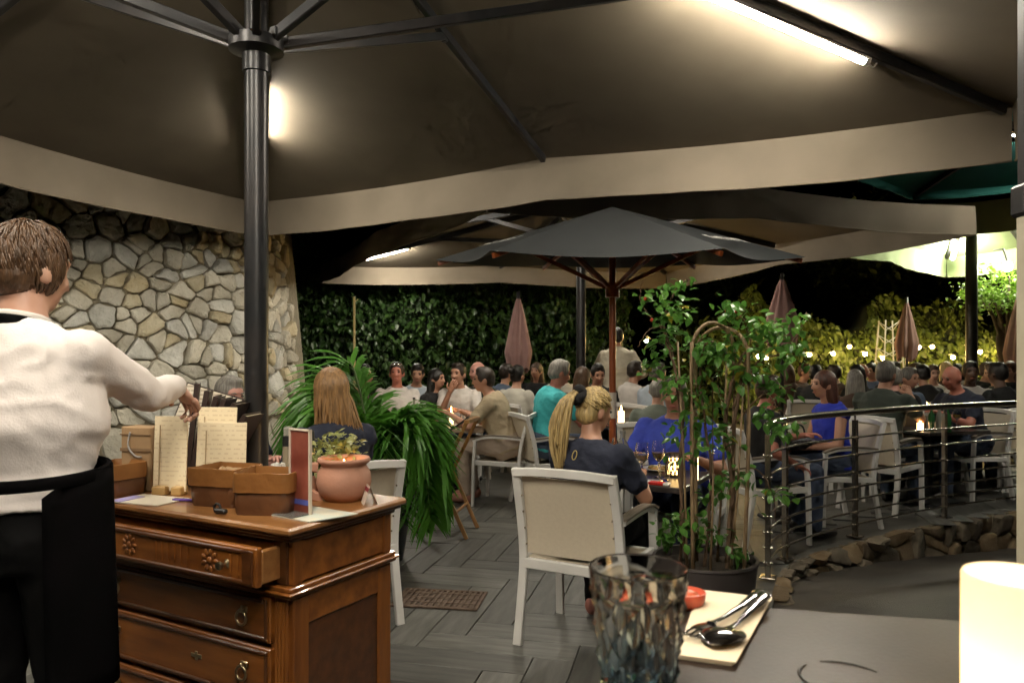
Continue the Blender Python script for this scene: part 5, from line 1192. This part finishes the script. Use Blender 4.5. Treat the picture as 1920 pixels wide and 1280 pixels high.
    for s_ in (-1, 1):
        if knees: An = V(knees[0 if s_ < 0 else 1][1])
        elif stand: An = V((s_ * .12, -.02, .08))
        else: An = V((s_ * .12, .37 + (feet or 0), .08))
        m_ = MB(); m_.ell(An + V((0, .065, -.035)), (.046, .135, .045)); m_.ell(An + V((0, -.02, -.02)), (.042, .055, .055)); m_.v = [(a, b, max(c, .004)) for a, b, c in m_.v]; m_.build("shoe", shoes, o, True)
    if face_on:
        for s_ in (-1, 1):
            m_ = MB(); m_.ell(hp((s_ * .030, .082, .002)), (.015, .010, .0075), Rh, 10, 6); m_.build("eye", EYEW, o, True)
            m_ = MB(); m_.tube([hp((s_ * .014, .0935, .018)), hp((s_ * .03, .0935, .023)), hp((s_ * .047, .082, .018))], [.003, .0045, .002], 6); m_.build("eyebrow", hm if hm is not None else HB, o, True)
        m_ = MB(); m_.ell(hp((0, .086, -.070)), (.024, .010, .008), Rh, 10, 6); m_.build("lips", LIP, o, True)
    # hair
    rq = random.Random(int(abs(x * 977 + y * 131)) + 3)
    if hair == "short":
        m_ = MB(); m_.ell(hp((0, -.014, .022)), (.083, .099, .101), Rh, 18, 12); m_.ell(hp((0, -.05, -.02)), (.074, .062, .06), Rh); m_.ell(hp((0, .03, .085)), (.06, .05, .035), Rh); child("hair", m_, hm, .012, 2)
    elif hair == "receding":
        m_ = MB(); m_.ell(hp((0, -.03, .008)), (.082, .085, .085), Rh, 18, 12); m_.ell(hp((0, -.055, -.03)), (.072, .052, .05), Rh); child("hair", m_, hm, .012, 2)
    elif hair in ("long", "bob"):
        d_ = .24 if hair == "long" else .13; m_ = MB(); m_.ell(hp((0, -.014, .022)), (.085, .101, .103), Rh, 18, 12)
        m_.loft([(hp((0, -.035, .06)), Rh @ V((1, 0, 0)), Rh @ V((0, 1, 0)), .08, .06), (hp((0, -.045, -.03)), Rh @ V((1, 0, 0)), Rh @ V((0, 1, 0)), .094, .07), (hp((0, -.05, -.1)), Rh @ V((1, 0, 0)), Rh @ V((0, 1, 0)), .10, .062), (hp((0, -.06, -.1 - d_ * .6)), Rh @ V((1, 0, 0)), Rh @ V((0, 1, 0)), .105, .05), (hp((0, -.065, -.1 - d_)), Rh @ V((1, 0, 0)), Rh @ V((0, 1, 0)), .085, .03)], 16)
        child("hair", m_, hm, .012, 2)
    elif hair == "bun":
        m_ = MB(); m_.ell(hp((0, -.014, .022)), (.084, .1, .102), Rh, 18, 12); m_.ell(hp((0, -.05, -.03)), (.07, .06, .055), Rh); m_.ell(hp((0, -.125, .05)), (.05, .045, .05), Rh); child("hair", m_, hm, .012, 2)
    elif hair in ("locks_long", "pony", "messy"):
        def sp(th, ph, g=1.): return V((.080 * g * math.sin(th) * math.cos(ph), -.006 + .1 * g * math.sin(th) * math.sin(ph), .014 + .104 * g * math.cos(th)))
        paths = []; base = MB(); base.ell(hp((0, -.016, .022)), (.080, .096, .099), Rh, 18, 12); base.ell(hp((0, -.05, -.03)), (.072, .06, .06), Rh)
        child("scalp_hair", base, hm, .012, 2)
        if hair == "messy":
            for k in range(2200):
                th = math.acos(rq.uniform(-.5, 1)); ph = rq.uniform(0, 2 * math.pi)
                if math.sin(ph) > .35 and th > .95: continue
                P = []; L_ = rq.uniform(.35, .6); dph = rq.gauss(.22, .10) * (1 if math.cos(ph) > 0 else -1) * (1.5 if th < .5 else .6); g = rq.uniform(1.0, 1.06)
                for i in range(5): P.append(hp(sp(max(.02, th + L_ * i / 4), ph + dph * i / 4, g + .05 * math.sin(math.pi * i / 4 * .8) * (1.2 if th < .8 else .4))))
                paths.append(P)
            m_ = locks(paths, .0030, .0006)
        elif hair == "locks_long":
            for k in range(300):
                ph = rq.uniform(R(165), R(375)); th0 = rq.uniform(.05, .5); P = []
                for i in range(6): P.append(sp(th0 + (1.75 - th0) * i / 5, ph, 1.03 + rq.uniform(-.01, .03)))
                e = P[-1]; L_ = rq.uniform(.22, .40); ox = .03 + rq.uniform(-.02, .05)
                for f_ in (.25, .5, .75, 1): P.append(e + V((e.x * .30 * f_ + ox * f_, e.y * .10 * f_ - .03 * f_, -L_ * f_)) + V((.008 * math.sin(f_ * 6 + k), .006 * math.cos(f_ * 5 + k), 0)))
                paths.append([hp(p_) for p_ in P])
            m_ = locks(paths, .0085, .002)
        else:
            tie = V((0, -.108, .062))
            for k in range(240):
                ph = rq.uniform(0, 2 * math.pi); th = rq.choice([rq.uniform(.9, 1.25), rq.uniform(1.3, 1.75), rq.uniform(.3, 1.0)])
                if 0 < math.sin(ph): th = min(th, 1.1 if abs(math.cos(ph)) < .8 else 1.45)
                a = sp(th, ph, 1.03); P = [a]
                for f_ in (.25, .5, .75, 1):
                    q = a.lerp(tie, f_); c = V((0, -.006, .014)); r_ = q - c; nrm = V((r_.x / .081, r_.y / .101, r_.z / .105)); l_ = nrm.length; q = c + r_ / l_ * (1.05 if l_ < 1.05 else l_); P.append(q)
                paths.append([hp(p_) for p_ in P])
            for k in range(130):
                a = rq.uniform(0, 6.28); r_ = rq.random() ** .5; L_ = rq.uniform(.30, .42); ex = V((math.cos(a) * .066 * r_ - .04, math.sin(a) * .03 * r_ - .015, 0))
                P = [tie + V((math.cos(a) * .012 * r_, .01, math.sin(a) * .012 * r_)), tie + V((math.cos(a) * .02 * r_ - .004, -.035, .012 + math.sin(a) * .012)), tie + V((0, -.055, -.04)) + ex * .7, tie + V((-.012, -.05, -.16)) + ex * 1.15, tie + V((-.02, -.04, -L_ * .75)) + ex, tie + V((-.024, -.03, -L_)) + ex * .5]
                paths.append([hp(p_) for p_ in spline(P, 3)])
            m_ = locks(paths, .0075, .0015)
            t_ = MB(); t_.tube([hp(tie + V((.036 * math.cos(a), -.018 + .012 * math.sin(3 * a), .036 * math.sin(a)))) for a in [2 * math.pi * k / 20 for k in range(20)]], [.021 + .005 * math.sin(5 * k) for k in range(20)], 10, closed=True, up=Vector((0, 1, 0)))
            t_.build("hair_tie", M("black_velvet", (.008, .007, .008), .9), o, True)
        m_.build("hair", hm, o, True)
    o["hc"] = [*HC]
    return o, hp, V, Rh

SH = {k: cloth("shirt_" + k, c) for k, c in {"white": (.66, .61, .57), "offwhite": (.58, .55, .48), "beige": (.40, .32, .21), "turq": (.05, .42, .45), "navy": (.014, .018, .038), "black": (.01, .01, .011),
      "lblue": (.42, .48, .56), "green": (.14, .16, .13), "royal": (.012, .03, .42), "polo": (.045, .075, .50), "dgreen": (.035, .045, .035), "steel": (.10, .14, .22), "ivory": (.60, .54, .42), "brown": (.08, .045, .03)}.items()}
def seat(label, who, x, y, face, shirt, chr_=True, **k):
    if chr_:
        l = math.hypot(*face); chair(x - face[0] / l * .02, y - face[1] / l * .02, face, "white sling armchair under the " + who)
    return person(label, x, y, face, shirt, **k)

# --- the near figures
WSH = M("waiter_shirt_cotton", (.76, .69, .66), .85, col2=(.73, .66, .63), vscale=4, bump=.12, bscale=160)
# waiter, standing with his back to the camera, right arm reaching into the menus
wx, wy = -1.305, 1.99
wo, whp, V, wR = person("waiter in white shirt and black apron reaching over the dresser", wx, wy, (.10, 1), WSH, skin="fair", hair="messy", hm=HW, pants=BLKT, lean=5, side=-4, turn=-14, pitch=6, stand=True, vox=.0115,
    rh=(.10, .53, 1.285), lh=(-.34, .22, 1.12), sleeve="long", scale=1.05, fat=.95, wide=.97, hem=.02, curl=.9, group="staff at work", palm_r=(0, 0, 1), dir_r=(.25, .6, -.55), face_on=False, neckw=.054)
pel = Vector((0, 0, .97))
APR = M("black_apron_cloth", (.0045, .004, .0045), 1., spec=.03, col2=(.003, .003, .003), vscale=8, bump=.3, bscale=18)
m_ = MB(); rs = []; nA = 40
for j in range(12):
    v = j / 11; zz = 1.10 - .55 * v + .05 * max(0, math.sin(0)) ; ring_ = []
    for k in range(nA + 1):
        a = R(-42) + (R(222) - R(-42)) * k / nA; edge = min(k, nA - k) / nA
        rad = .97 + .06 * v + .02 * math.sin(a * 9) * v; drop = .05 * math.exp(-edge * 14) * (1 - v); rad *= 1 - .16 * math.exp(-edge * 12)
        ring_.append(Vector((-.008 * (1 - v) + .220 * rad * math.cos(a), 0.184 * rad * math.sin(a) + .008, zz - drop * 1.2)))
    rs.append(ring_)
m_.add([p_ for r_ in rs for p_ in r_], [(j * (nA + 1) + k, j * (nA + 1) + k + 1, (j + 1) * (nA + 1) + k + 1, (j + 1) * (nA + 1) + k) for j in range(11) for k in range(nA)])
ap = m_.build("apron", APR, wo, True); sd = ap.modifiers.new("thickness", 'SOLIDIFY'); sd.thickness = .004
m_ = MB(); P = [Vector((-.008 + .206 * math.cos(a), .170 * math.sin(a) + .010, 1.085 + .012 * math.sin(a))) for a in [2 * math.pi * k / 40 for k in range(40)]]; m_.bar(P + [P[0]], .012, .03, c=.3); m_.build("apron_band", APR, wo, True)
m_ = MB(); bw = Vector((-.005, -.170, 1.07))
for s_ in (-1, 1):
    m_.bar(spline([bw, bw + Vector((s_ * .05, -.025, .022)), bw + Vector((s_ * .075, -.02, 0)), bw + Vector((s_ * .04, -.02, -.02)), bw], 4), .02, .005)
    m_.bar(spline([bw, bw + Vector((s_ * .03, -.02, -.05)), bw + Vector((s_ * .05, -.01, -.12))], 4), .02, .004)
m_.ell(bw + Vector((0, -.012, 0)), (.016, .013, .016)); m_.build("apron_bow", M("dark_olive_tie", (.05, .045, .02), .7), wo, True)
U_ = Vector((math.sin(R(-5)), math.sin(R(5)), .99)); nb_ = pel + U_ * .476
m_ = MB(); P = [nb_ + Vector((.078 * math.cos(a), -.016 + .078 * math.sin(a), .010 - .012 * math.sin(a))) for a in [2 * math.pi * k / 24 for k in range(24)]]; m_.tube(P, .0165, 8, closed=True); m_.v = [(a, b, nb_.z + (c - nb_.z) * 1.25) for a, b, c in m_.v]; m_.build("neck_strap", APR, wo, True)
m_ = MB(); P = [nb_ + Vector((.068 * math.cos(a), -.012 + .068 * math.sin(a), .034 - .012 * math.sin(a))) for a in [2 * math.pi * k / 24 for k in range(24)]]; m_.tube(P, .013, 8, closed=True); m_.build("shirt_collar", SH["white"], wo, True)

# blonde woman on the near white chair
fb = (.485, .875)
bo, bhp, _, _ = seat("blonde woman with ponytail in navy t-shirt on the near white chair", "blonde woman with the ponytail", .405, 3.9, fb, SH["navy"], skin="tan", hair="pony", hm=HBL, pants=BLKT, lean=9, turn=-28, pitch=10, vox=.011, scale=.985, rh=(.16, .36, .80), lh=(-.12, .38, .80), fat=.95, wide=.96, collar=False, knees=(((-.12, .37, .53), (-.10, .30, .08)), ((.12, .37, .53), (.14, .42, .08))), shoes=M("pink_sandal", (.5, .2, .16), .5), curl=.7)
m_ = MB(); c = Vector((-.02, -.150, .965)); m_.tube([c + Vector((.012 * math.cos(a) + .006 * math.sin(a), 0, .024 * math.sin(a))) for a in [2 * math.pi * k / 16 for k in range(16)]], .0028, 6, closed=True, up=Vector((0, 1, 0))); m_.build("gold_emblem", M("gold_print", (.5, .38, .12), .4), bo, True)
# long haired woman by the dresser
seat("woman with long honey hair and dark jacket facing the palm", "woman with long honey hair", -1.0, 4.12, (-.62, .78), SH["navy"], skin="tan", hair="locks_long", hm=HLB, pants=BLKT, lean=3, turn=8, pitch=0, vox=.013, scale=1.055, sleeve="long", rh=(.1, .34, .72), lh=(-.1, .34, .72), collar=False)
# man in blue polo across the small table
seat("grey-bearded man in bright blue polo behind the climber", "man in the bright blue polo", 1.10, 4.98, (-.42, -.9), SH["polo"], skin="tan", hair="short", hm=HSG, lean=10, turn=6, pitch=4, vox=.012, scale=1.02, wide=1.14, fat=1.15, rh=(.20, .33, .80), lh=(-.20, .33, .80))
# man behind the pole
seat("grey-haired man half hidden behind menus and black pole", "man half hidden by the menus", -1.82, 4.72, (.75, -.55), SH["navy"], skin="pink", hair="short", hm=HG, lean=8, pitch=6, scale=1.02, vox=.014, rh=(.12, .36, .8), lh=(-.12, .36, .8))
# --- table with the men in white shirts
seat("dark-haired man in profile just left of the sunglasses man", "dark-haired man beside the bamboo stake", -1.72, 8.3, (1, -.1), SH["brown"], hair="short", hm=HK, lean=8, scale=1.05, turn=-10)
po, php, V, pR = seat("man in white shirt with sunglasses pushed up on his head", "man with sunglasses on his head", -1.32, 8.55, (.05, -1), SH["white"], skin="red", hair="short", hm=HB, lean=2, scale=1.06, vox=.013, lh=(-.1, .3, .75), rh=(.1, .3, .75), pitch=-4)
m_ = MB()
for s_ in (-1, 1): m_.ell(php((s_ * .032, .075, .085)), (.026, .010, .018), pR, 10, 6)
m_.tube([php((-.075, .0, .05)), php((-.06, .06, .083)), php((.06, .06, .083)), php((.075, 0, .05))], .004, 6); m_.build("sunglasses", M("shiny_lens", (.6, .6, .6), .08, metal=.9), po, True)
seat("woman with long dark hair in profile at the hedge-side table", "dark-haired woman in profile", -.90, 8.75, (.75, -.35), SH["black"], skin="tan", hair="long", hm=HK, lean=4, scale=1.0)
seat("man in white polo resting his chin on his hand", "man in the white polo", -.60, 8.62, (-.25, -1), SH["white"], skin="tan", hair="short", hm=HB, lean=9, scale=1.06, vox=.013, rh=(.03, .26, .99), lh=(-.16, .38, .80), turn=-10)
seat("bald pink-faced man beside the man in white polo", "bald pink-faced man", -.36, 9.0, (-.8, -.6), SH["dgreen"], skin="pink", hair="none", hm=HG, lean=8, scale=1.07)
seat("man in beige shirt leaning on the table in a white chair", "man in the beige shirt", -.10, 7.45, (-.95, .22), SH["beige"], skin="tan", hair="short", hm=HB, pants=CREAMT, lean=20, scale=1.06, vox=.013, lh=(-.18, .46, .83), rh=(.16, .44, .83), turn=14, shoes=M("pinkish_shoe", (.42, .19, .14), .6), fat=1.1, feet=-.06)
# --- middle row
seat("man in slate blue shirt behind the bun-haired woman", "man in the slate blue shirt", -.10, 9.75, (.6, .6), SH["steel"], skin="tan", hair="short", hm=HB, scale=1.04)
seat("woman with dark hair bun and white top seen from behind", "woman with the dark bun", .06, 9.0, (.55, .8), SH["offwhite"], skin="tan", hair="bun", hm=HK, lean=4, scale=1.03, sleeve="short", collar=False)
seat("grey-haired man in turquoise shirt bending over the table", "man in the turquoise shirt", .36, 7.35, (.92, .35), SH["turq"], skin="red", hair="short", hm=HG, lean=13, pitch=14, scale=1.10, vox=.013, fat=1.18, wide=1.1, lh=(-.15, .42, .82), rh=(.15, .42, .82))
seat("brown-haired woman seen from behind next to turquoise shirt man", "brown-haired woman beside the turquoise shirt", .78, 8.35, (.55, .8), SH["brown"], skin="tan", hair="long", hm=HBR, lean=5, scale=1.02)
seat("dark bearded man in black bending down near the candle", "man in black near the candle", 1.02, 9.15, (.15, -1), SH["black"], skin="tan", hair="short", hm=HK, lean=14, pitch=16, scale=1.06, vox=.014)
person("far waiter in ivory shirt standing with his back turned", 1.40, 9.9, (.1, 1), SH["ivory"], skin="tan", hair="short", hm=HK, pants=BLKT, stand=True, lean=12, scale=1.07, vox=.014, sleeve="long", group="staff at work", fat=1.1, face_on=False, rh=(.28, .25, 1.1), lh=(-.22, .3, 1.05))
seat("dark-haired man in white shirt with black vest strap by the far waiter", "dark-haired man in white by the far waiter", 1.50, 9.4, (.9, .4), SH["white"], skin="tan", hair="short", hm=HB, lean=8, scale=1.07)
seat("man with cropped grey hair in pale blue shirt", "man in the pale blue shirt", 1.66, 8.8, (.8, .5), SH["lblue"], skin="pink", hair="short", hm=HSG, lean=10, scale=1.06)
seat("bald man in grey-green shirt seen from behind the blue polo", "man in the grey-green shirt", 1.26, 6.5, (.35, .95), SH["green"], skin="tan", hair="receding", hm=HG, lean=12, scale=.98, pitch=10)
# --- right side behind the railing
seat("tanned person in dark clothes half hidden by the climber's right side", "person hidden by the climber", 2.02, 5.98, (1, .18), SH["black"], skin="red", hair="short", hm=HBR, lean=6, scale=1.0, rh=(.28, .12, .62), lh=(-.1, .4, .8), sleeve="short")
wo2, _, _, _ = seat("auburn-haired woman in royal blue sleeveless top behind the railing", "woman in the royal blue top", 2.78, 6.52, (-1, -.12), SH["royal"], skin="tan", hair="bob", hm=HAU, pants=DENIM, lean=8, scale=1.02, vox=.013, sleeve="none", lh=(-.1, .28, .66), rh=(.1, .28, .66), collar=False, feet=-.05)
seat("woman with pale grey bob behind the royal blue top", "woman with the pale grey bob", 3.72, 8.1, (.3, .9), SH["brown"], skin="fair", hair="bob", hm=HG, lean=4, scale=1.0)
seat("pale-faced young woman with long black hair near the fairy lights", "young woman with long black hair", 4.35, 9.4, (-.85, -.4), SH["black"], skin="fair", hair="long", hm=HK, lean=4, scale=1.03)
seat("grey-cropped man in dark green shirt seen from behind at the railing", "man in the dark green shirt", 3.52, 7.12, (.75, .6), SH["dgreen"], skin="tan", hair="short", hm=HSG, lean=12, scale=1.09, vox=.014, fat=1.15, wide=1.1, rh=(.1, .34, .98), lh=(-.15, .4, .8))
seat("white-haired man facing away next to the dark green shirt", "white-haired man facing away", 4.05, 7.9, (.3, .95), SH["black"], skin="pink", hair="short", hm=HG, lean=8, scale=1.03)
seat("man in black shirt seen from behind before the fairy lights", "man in black before the fairy lights", 5.22, 9.4, (-.2, 1), SH["black"], skin="tan", hair="short", hm=HK, lean=10, scale=1.04)
seat("bald red-faced man in navy polo bending over glasses", "bald red-faced man", 4.72, 7.75, (-.9, -.25), SH["navy"], skin="red", hair="none", hm=HG, lean=20, pitch=14, scale=1.07, vox=.014, fat=1.2, wide=1.08, rh=(.15, .44, .80), lh=(-.16, .46, .82))
seat("man with dark skin in white sleeveless top facing the camera", "man in the white sleeveless top", 5.42, 8.85, (-.35, -1), SH["white"], skin="dark", hair="short", hm=HK, lean=8, scale=1.07, vox=.014, sleeve="none", collar=False)
seat("person in black sitting beside the pale post", "person in black beside the pale post", 5.45, 8.35, (-.3, .9), SH["black"], skin="dark", hair="short", hm=HK, lean=4, scale=1.06)
for k, (px_, Y_, sc, sk, hr, hm_, shn, lab, who, fc) in enumerate((
    (1775, 11.2, 1.05, "fair", "bob", HBL, "brown", "blond-haired diner far behind the bald man", "blond-haired far diner", (.3, 1)),
    (1846, 10.6, 1.05, "tan", "short", HBR, "black", "brown-haired diner far behind the sleeveless top", "brown-haired far diner", (.8, -.4)),
    (1712, 10.8, 1.04, "tan", "short", HBR, "brown", "far diner just left of the man in black", "far diner left of the man in black", (.4, -.8)),
    (1528, 9.7, 1.03, "tan", "short", HK, "black", "dark-haired far diner above the royal blue woman", "far diner above the blue top", (.5, .8)),
    (1568, 10.6, 1.02, "tan", "short", HB, "brown", "far diner in brown behind the auburn hair", "far diner in brown", (-.6, .7)),
    (1505, 11.5, 1.02, "tan", "short", HAU, "brown", "far diner with reddish hair beside the climber's edge", "far diner with reddish hair", (.7, -.6)))):
    seat(lab, who, (px_ - 960) / 1400 * Y_, Y_, fc, SH[shn], skin=sk, hair=hr, hm=hm_, scale=sc, lean=6)

for k, (px_, Y_, sk, hr, hm_, shn, lab, who, fc) in enumerate((
    (1478, 10.4, "tan", "long", HBR, "brown", "far woman with brown hair at the climber's right edge", "far woman with brown hair", (-.4, 1)),
    (1606, 10.9, "red", "receding", HG, "black", "far balding man between the grey bob and black hair", "far balding man", (.6, -.7)),
    (1640, 11.8, "tan", "short", HK, "steel", "far man in steel blue behind the dark green shirt", "far man in steel blue", (-.7, -.6)),
    (1672, 9.6, "tan", "short", HB, "black", "far man in black beside the white-haired man", "far man beside the white-haired man", (.9, .2)),
    (1750, 10.2, "fair", "short", HBR, "offwhite", "far diner in off-white behind the bald red-faced man", "far diner in off-white", (-.5, -.8)),
    (1800, 11.4, "tan", "long", HK, "brown", "far woman with black hair left of the sleeveless top", "far woman with black hair", (.2, 1)),
    (1866, 9.4, "tan", "short", HBR, "dgreen", "man in dark green beside the sleeveless top", "man in dark green by the post", (-.8, .3)),
    (1895, 10.8, "tan", "bob", HAU, "black", "far woman with auburn bob near the pale post", "far woman with the auburn bob", (-.6, -.7)),
    (1690, 8.6, "tan", "short", HSG, "steel", "man in steel blue behind the railing table", "man in steel blue behind the railing table", (.2, -1)),
    (1055, 10.6, "tan", "short", HB, "offwhite", "far man in off-white behind the turquoise shirt", "far man in off-white", (.3, -1)),
    (1008, 10.9, "tan", "long", HBR, "black", "far woman with long hair before the hedge", "far woman before the hedge", (-.3, -1)),
    (778, 9.4, "tan", "short", HK, "lblue", "man in pale blue between sunglasses man and dark-haired woman", "man in pale blue by the hedge", (.4, -1)),
    (1235, 9.9, "red", "short", HG, "white", "far grey-haired man in white beside the climber", "far grey-haired man in white", (-.3, -1)))):
    seat(lab, who, (px_ - 960) / 1400 * Y_, Y_, fc, SH[shn], skin=sk, hair=hr, hm=hm_, scale=1.03 + .01 * (k % 4), lean=4 + 5 * (k % 3), turn=(k * 37) % 50 - 25, vox=.02, pitch=(k * 13) % 16 - 4)
# ------------------------------------------------------------------ tables, chairs and ware
chair(5.62, 7.95, (-.35, .95), "empty white armchair at the railing near the right edge")
chair(-.02, 6.1, (-.4, 1), "x") if False else None
TOPW = M("pale_wood_top", (.34, .25, .17), .5, col2=(.27, .19, .12), vscale=6, stretch=(2, 10, 10))
table(-.92, 7.75, 1.35, .9, R(-4), "pale wooden table between the men in white and beige", top=TOPW)
table(.79, 4.47, .66, .66, math.atan2(-.485, .875), "small black table between the blonde woman and blue polo man")
table(1.30, 8.25, .9, .9, 0, "round dark table with candle and bottle in the middle", True)
table(2.40, 6.62, .5, .6, R(8), "small dark table beside the woman in royal blue")
table(4.12, 7.42, .8, .75, R(20), "dark table with bottles behind the railing")
table(5.0, 8.6 + .45, .8, .7, 0, "dark table before the man in white sleeveless top")
table(-1.45, 4.35, .6, .6, R(-10), "dark table hidden behind the dresser and pole")
table(4.4, 10.3, .9, .9, 0, "round dark table under the fairy lights", True)
H = .7415
for (x, y, lab) in ((.56, 4.36, "carafe-side"), ):
    bottle((.70, 4.72, H), "clear glass carafe beside the wooden umbrella pole", CLEARB, .24, .042, CLEARB)
wineglass((.745, 4.28, H), "wine glass of white wine nearest the blonde woman", WINE); wineglass((.86, 4.38, H), "wine glass of amber drink beside the candle", BEER)
wineglass((.64, 4.52, H), "empty wine glass near the clear carafe")
tumbler((.87, 4.26, H), "plain water glass on the edge of the small black table")
plate((.64, 4.36, H), "plate of food before the blonde woman", .105, FOOD); plate((.92, 4.62, H), "plate of food before the blue polo man", .11, FOOD)
t = thing("red_case", "small red box on the edge of the black table", "box", (.80, 4.13, H), R(-29)); m_ = MB(); m_.box((0, 0, .0085), (.085, .05, .017), bev=.003); m_.build("lid", M("red_card", (.5, .02, .015), .4), t); m_ = MB(); m_.box((.058, 0, .007), (.03, .05, .014), bev=.003); m_.build("white_end", PLATE, t)
t = thing("paper_mat", "pale paper place mat before the blonde woman", "paper", (.66, 4.25, H), math.atan2(-.485, .875)); m_ = MB(); m_.box((0, 0, .0012), (.3, .2, .002)); m_.build("sheet", M("mat_paper", (.5, .5, .48), .7), t)
# pierced lantern with candle
t = thing("lantern", "pierced dark lantern with golden candle light on the black table", "lantern", (.965, 4.42, H)); m_ = MB(); n = 14
LM = M("lantern_metal", (.06, .05, .04), .5, metal=.5)
m_.lathe([(0, 0), (.055, 0), (.055, .012), (.05, .014), (0, .014)], 24); m_.lathe([(.046, .125), (.055, .127), (.055, .137), (.046, .137)], 24); m_.build("rings", LM, t, smooth=40)
for k in range(n):
    a = 2 * math.pi * k / n; m_ = MB(); m_.tube([(.052 * math.cos(a + .5 * q), .052 * math.sin(a + .5 * q), .012 + .118 * q) for q in (0, .25, .5, .75, 1)], .004, 6)
    m_.tube([(.052 * math.cos(a - .5 * q), .052 * math.sin(a - .5 * q), .012 + .118 * q) for q in (0, .25, .5, .75, 1)], .004, 6); m_.build("lattice_bar", LM, t, smooth=True)
m_ = MB(); m_.lathe([(0, .015), (.036, .015), (.036, .105), (0, .1)], 20); m_.build("candle", M("lantern_glow", (.95, .8, .5), .6, emit=(1., .62, .22), estr=9.), t, smooth=40)
candle((1.06, 4.30, H), "slim tall candle at the right end of the black table", .012, .16, M("bright_wax2", (.9, .8, .6), .6, emit=(1., .65, .28), estr=9.))
candle((1.17, 8.0, H), "short fat candle on the round middle table", .034, .14); bottle((1.08, 8.1, H), "pale sauce bottle beside the fat candle", CLEARB, .24, .04, M("yellow_cap", (.5, .35, .06), .5))
t = tumbler((1.34, 7.95, H), "glass of green drink beside the umbrella pole", .036, .13); m_ = MB(); m_.lathe([(0, .008), (.029, .008), (.033, .10), (0, .10)], 16); m_.build("drink", M("green_drink", (.12, .45, .02), .2, emit=(.2, .6, .03), estr=.0), t, smooth=40)
tumbler((1.46, 8.0, H), "empty tall glass on the round middle table", .032, .16); plate((1.5, 8.2, H), "plate on the round middle table", .12, FOOD)
for k, (x, y, lab) in enumerate(((-1.12, 7.6, "candle at the left on the pale wooden table"), (-.98, 7.52, "middle candle glowing through the palm fronds"), (-.62, 7.62, "tall candle on the pale wooden table by the white polo"))): candle((x, y, H), lab, .02, .10 + .05 * (k == 2))
bottle((-1.05, 8.0, H), "water bottle before the sunglasses man", CLEARB, .27, .034); wineglass((-.95, 7.95, H), "wine glass before the sunglasses man"); tumbler((-.5, 7.7, H), "yellow-green drink before the white polo man", .034, .12)
plate((-.45, 7.5, H), "plate before the man in beige shirt", .13, FOOD)
for k, (x, y, m3, lab) in enumerate(((4.0, 7.12, GREENB, "dark bottle on the railing table"), (4.12, 7.2, CLEARB, "pale bottle on the railing table"), (4.1, 7.02, GREENB, "green bottle at the front of the railing table"))): bottle((x, y, H), lab, m3, .24, .03)
wineglass((4.32, 7.25, H), "glass of beer before the bald red-faced man", BEER); candle((3.86, 7.06, H), "small candle before the dark green shirt", .028, .09); tumbler((3.93, 6.98, H), "tumbler at the left of the railing table")
candle((2.38, 6.5, H), "tall slim candle beside the woman in royal blue", .013, .14); candle((5.0, 9.0, H), "candle before the white sleeveless top"); candle((4.4, 10.2, H), "candle on the far round table")
# handbag on the lap of the woman in blue, bag on the floor
t = thing("handbag", "black patterned handbag held on the blue woman's lap", "bag", (2.40, 6.36, .66), R(20)); m_ = MB(); m_.box((0, 0, .06), (.34, .14, .12), bev=.04); m_.build("pouch", M("black_patterned", (.012, .011, .012), .5, col2=(.10, .09, .09), vscale=40, lo=.52, hi=.6), t, smooth=40)
m_ = MB(); m_.tube(spline([(-.12, 0, .11), (-.08, 0, .2), (.08, 0, .2), (.12, 0, .11)], 5), .008, 6); m_.build("strap", BLACK, t, True)
bpy.data.scenes.remove(TS)
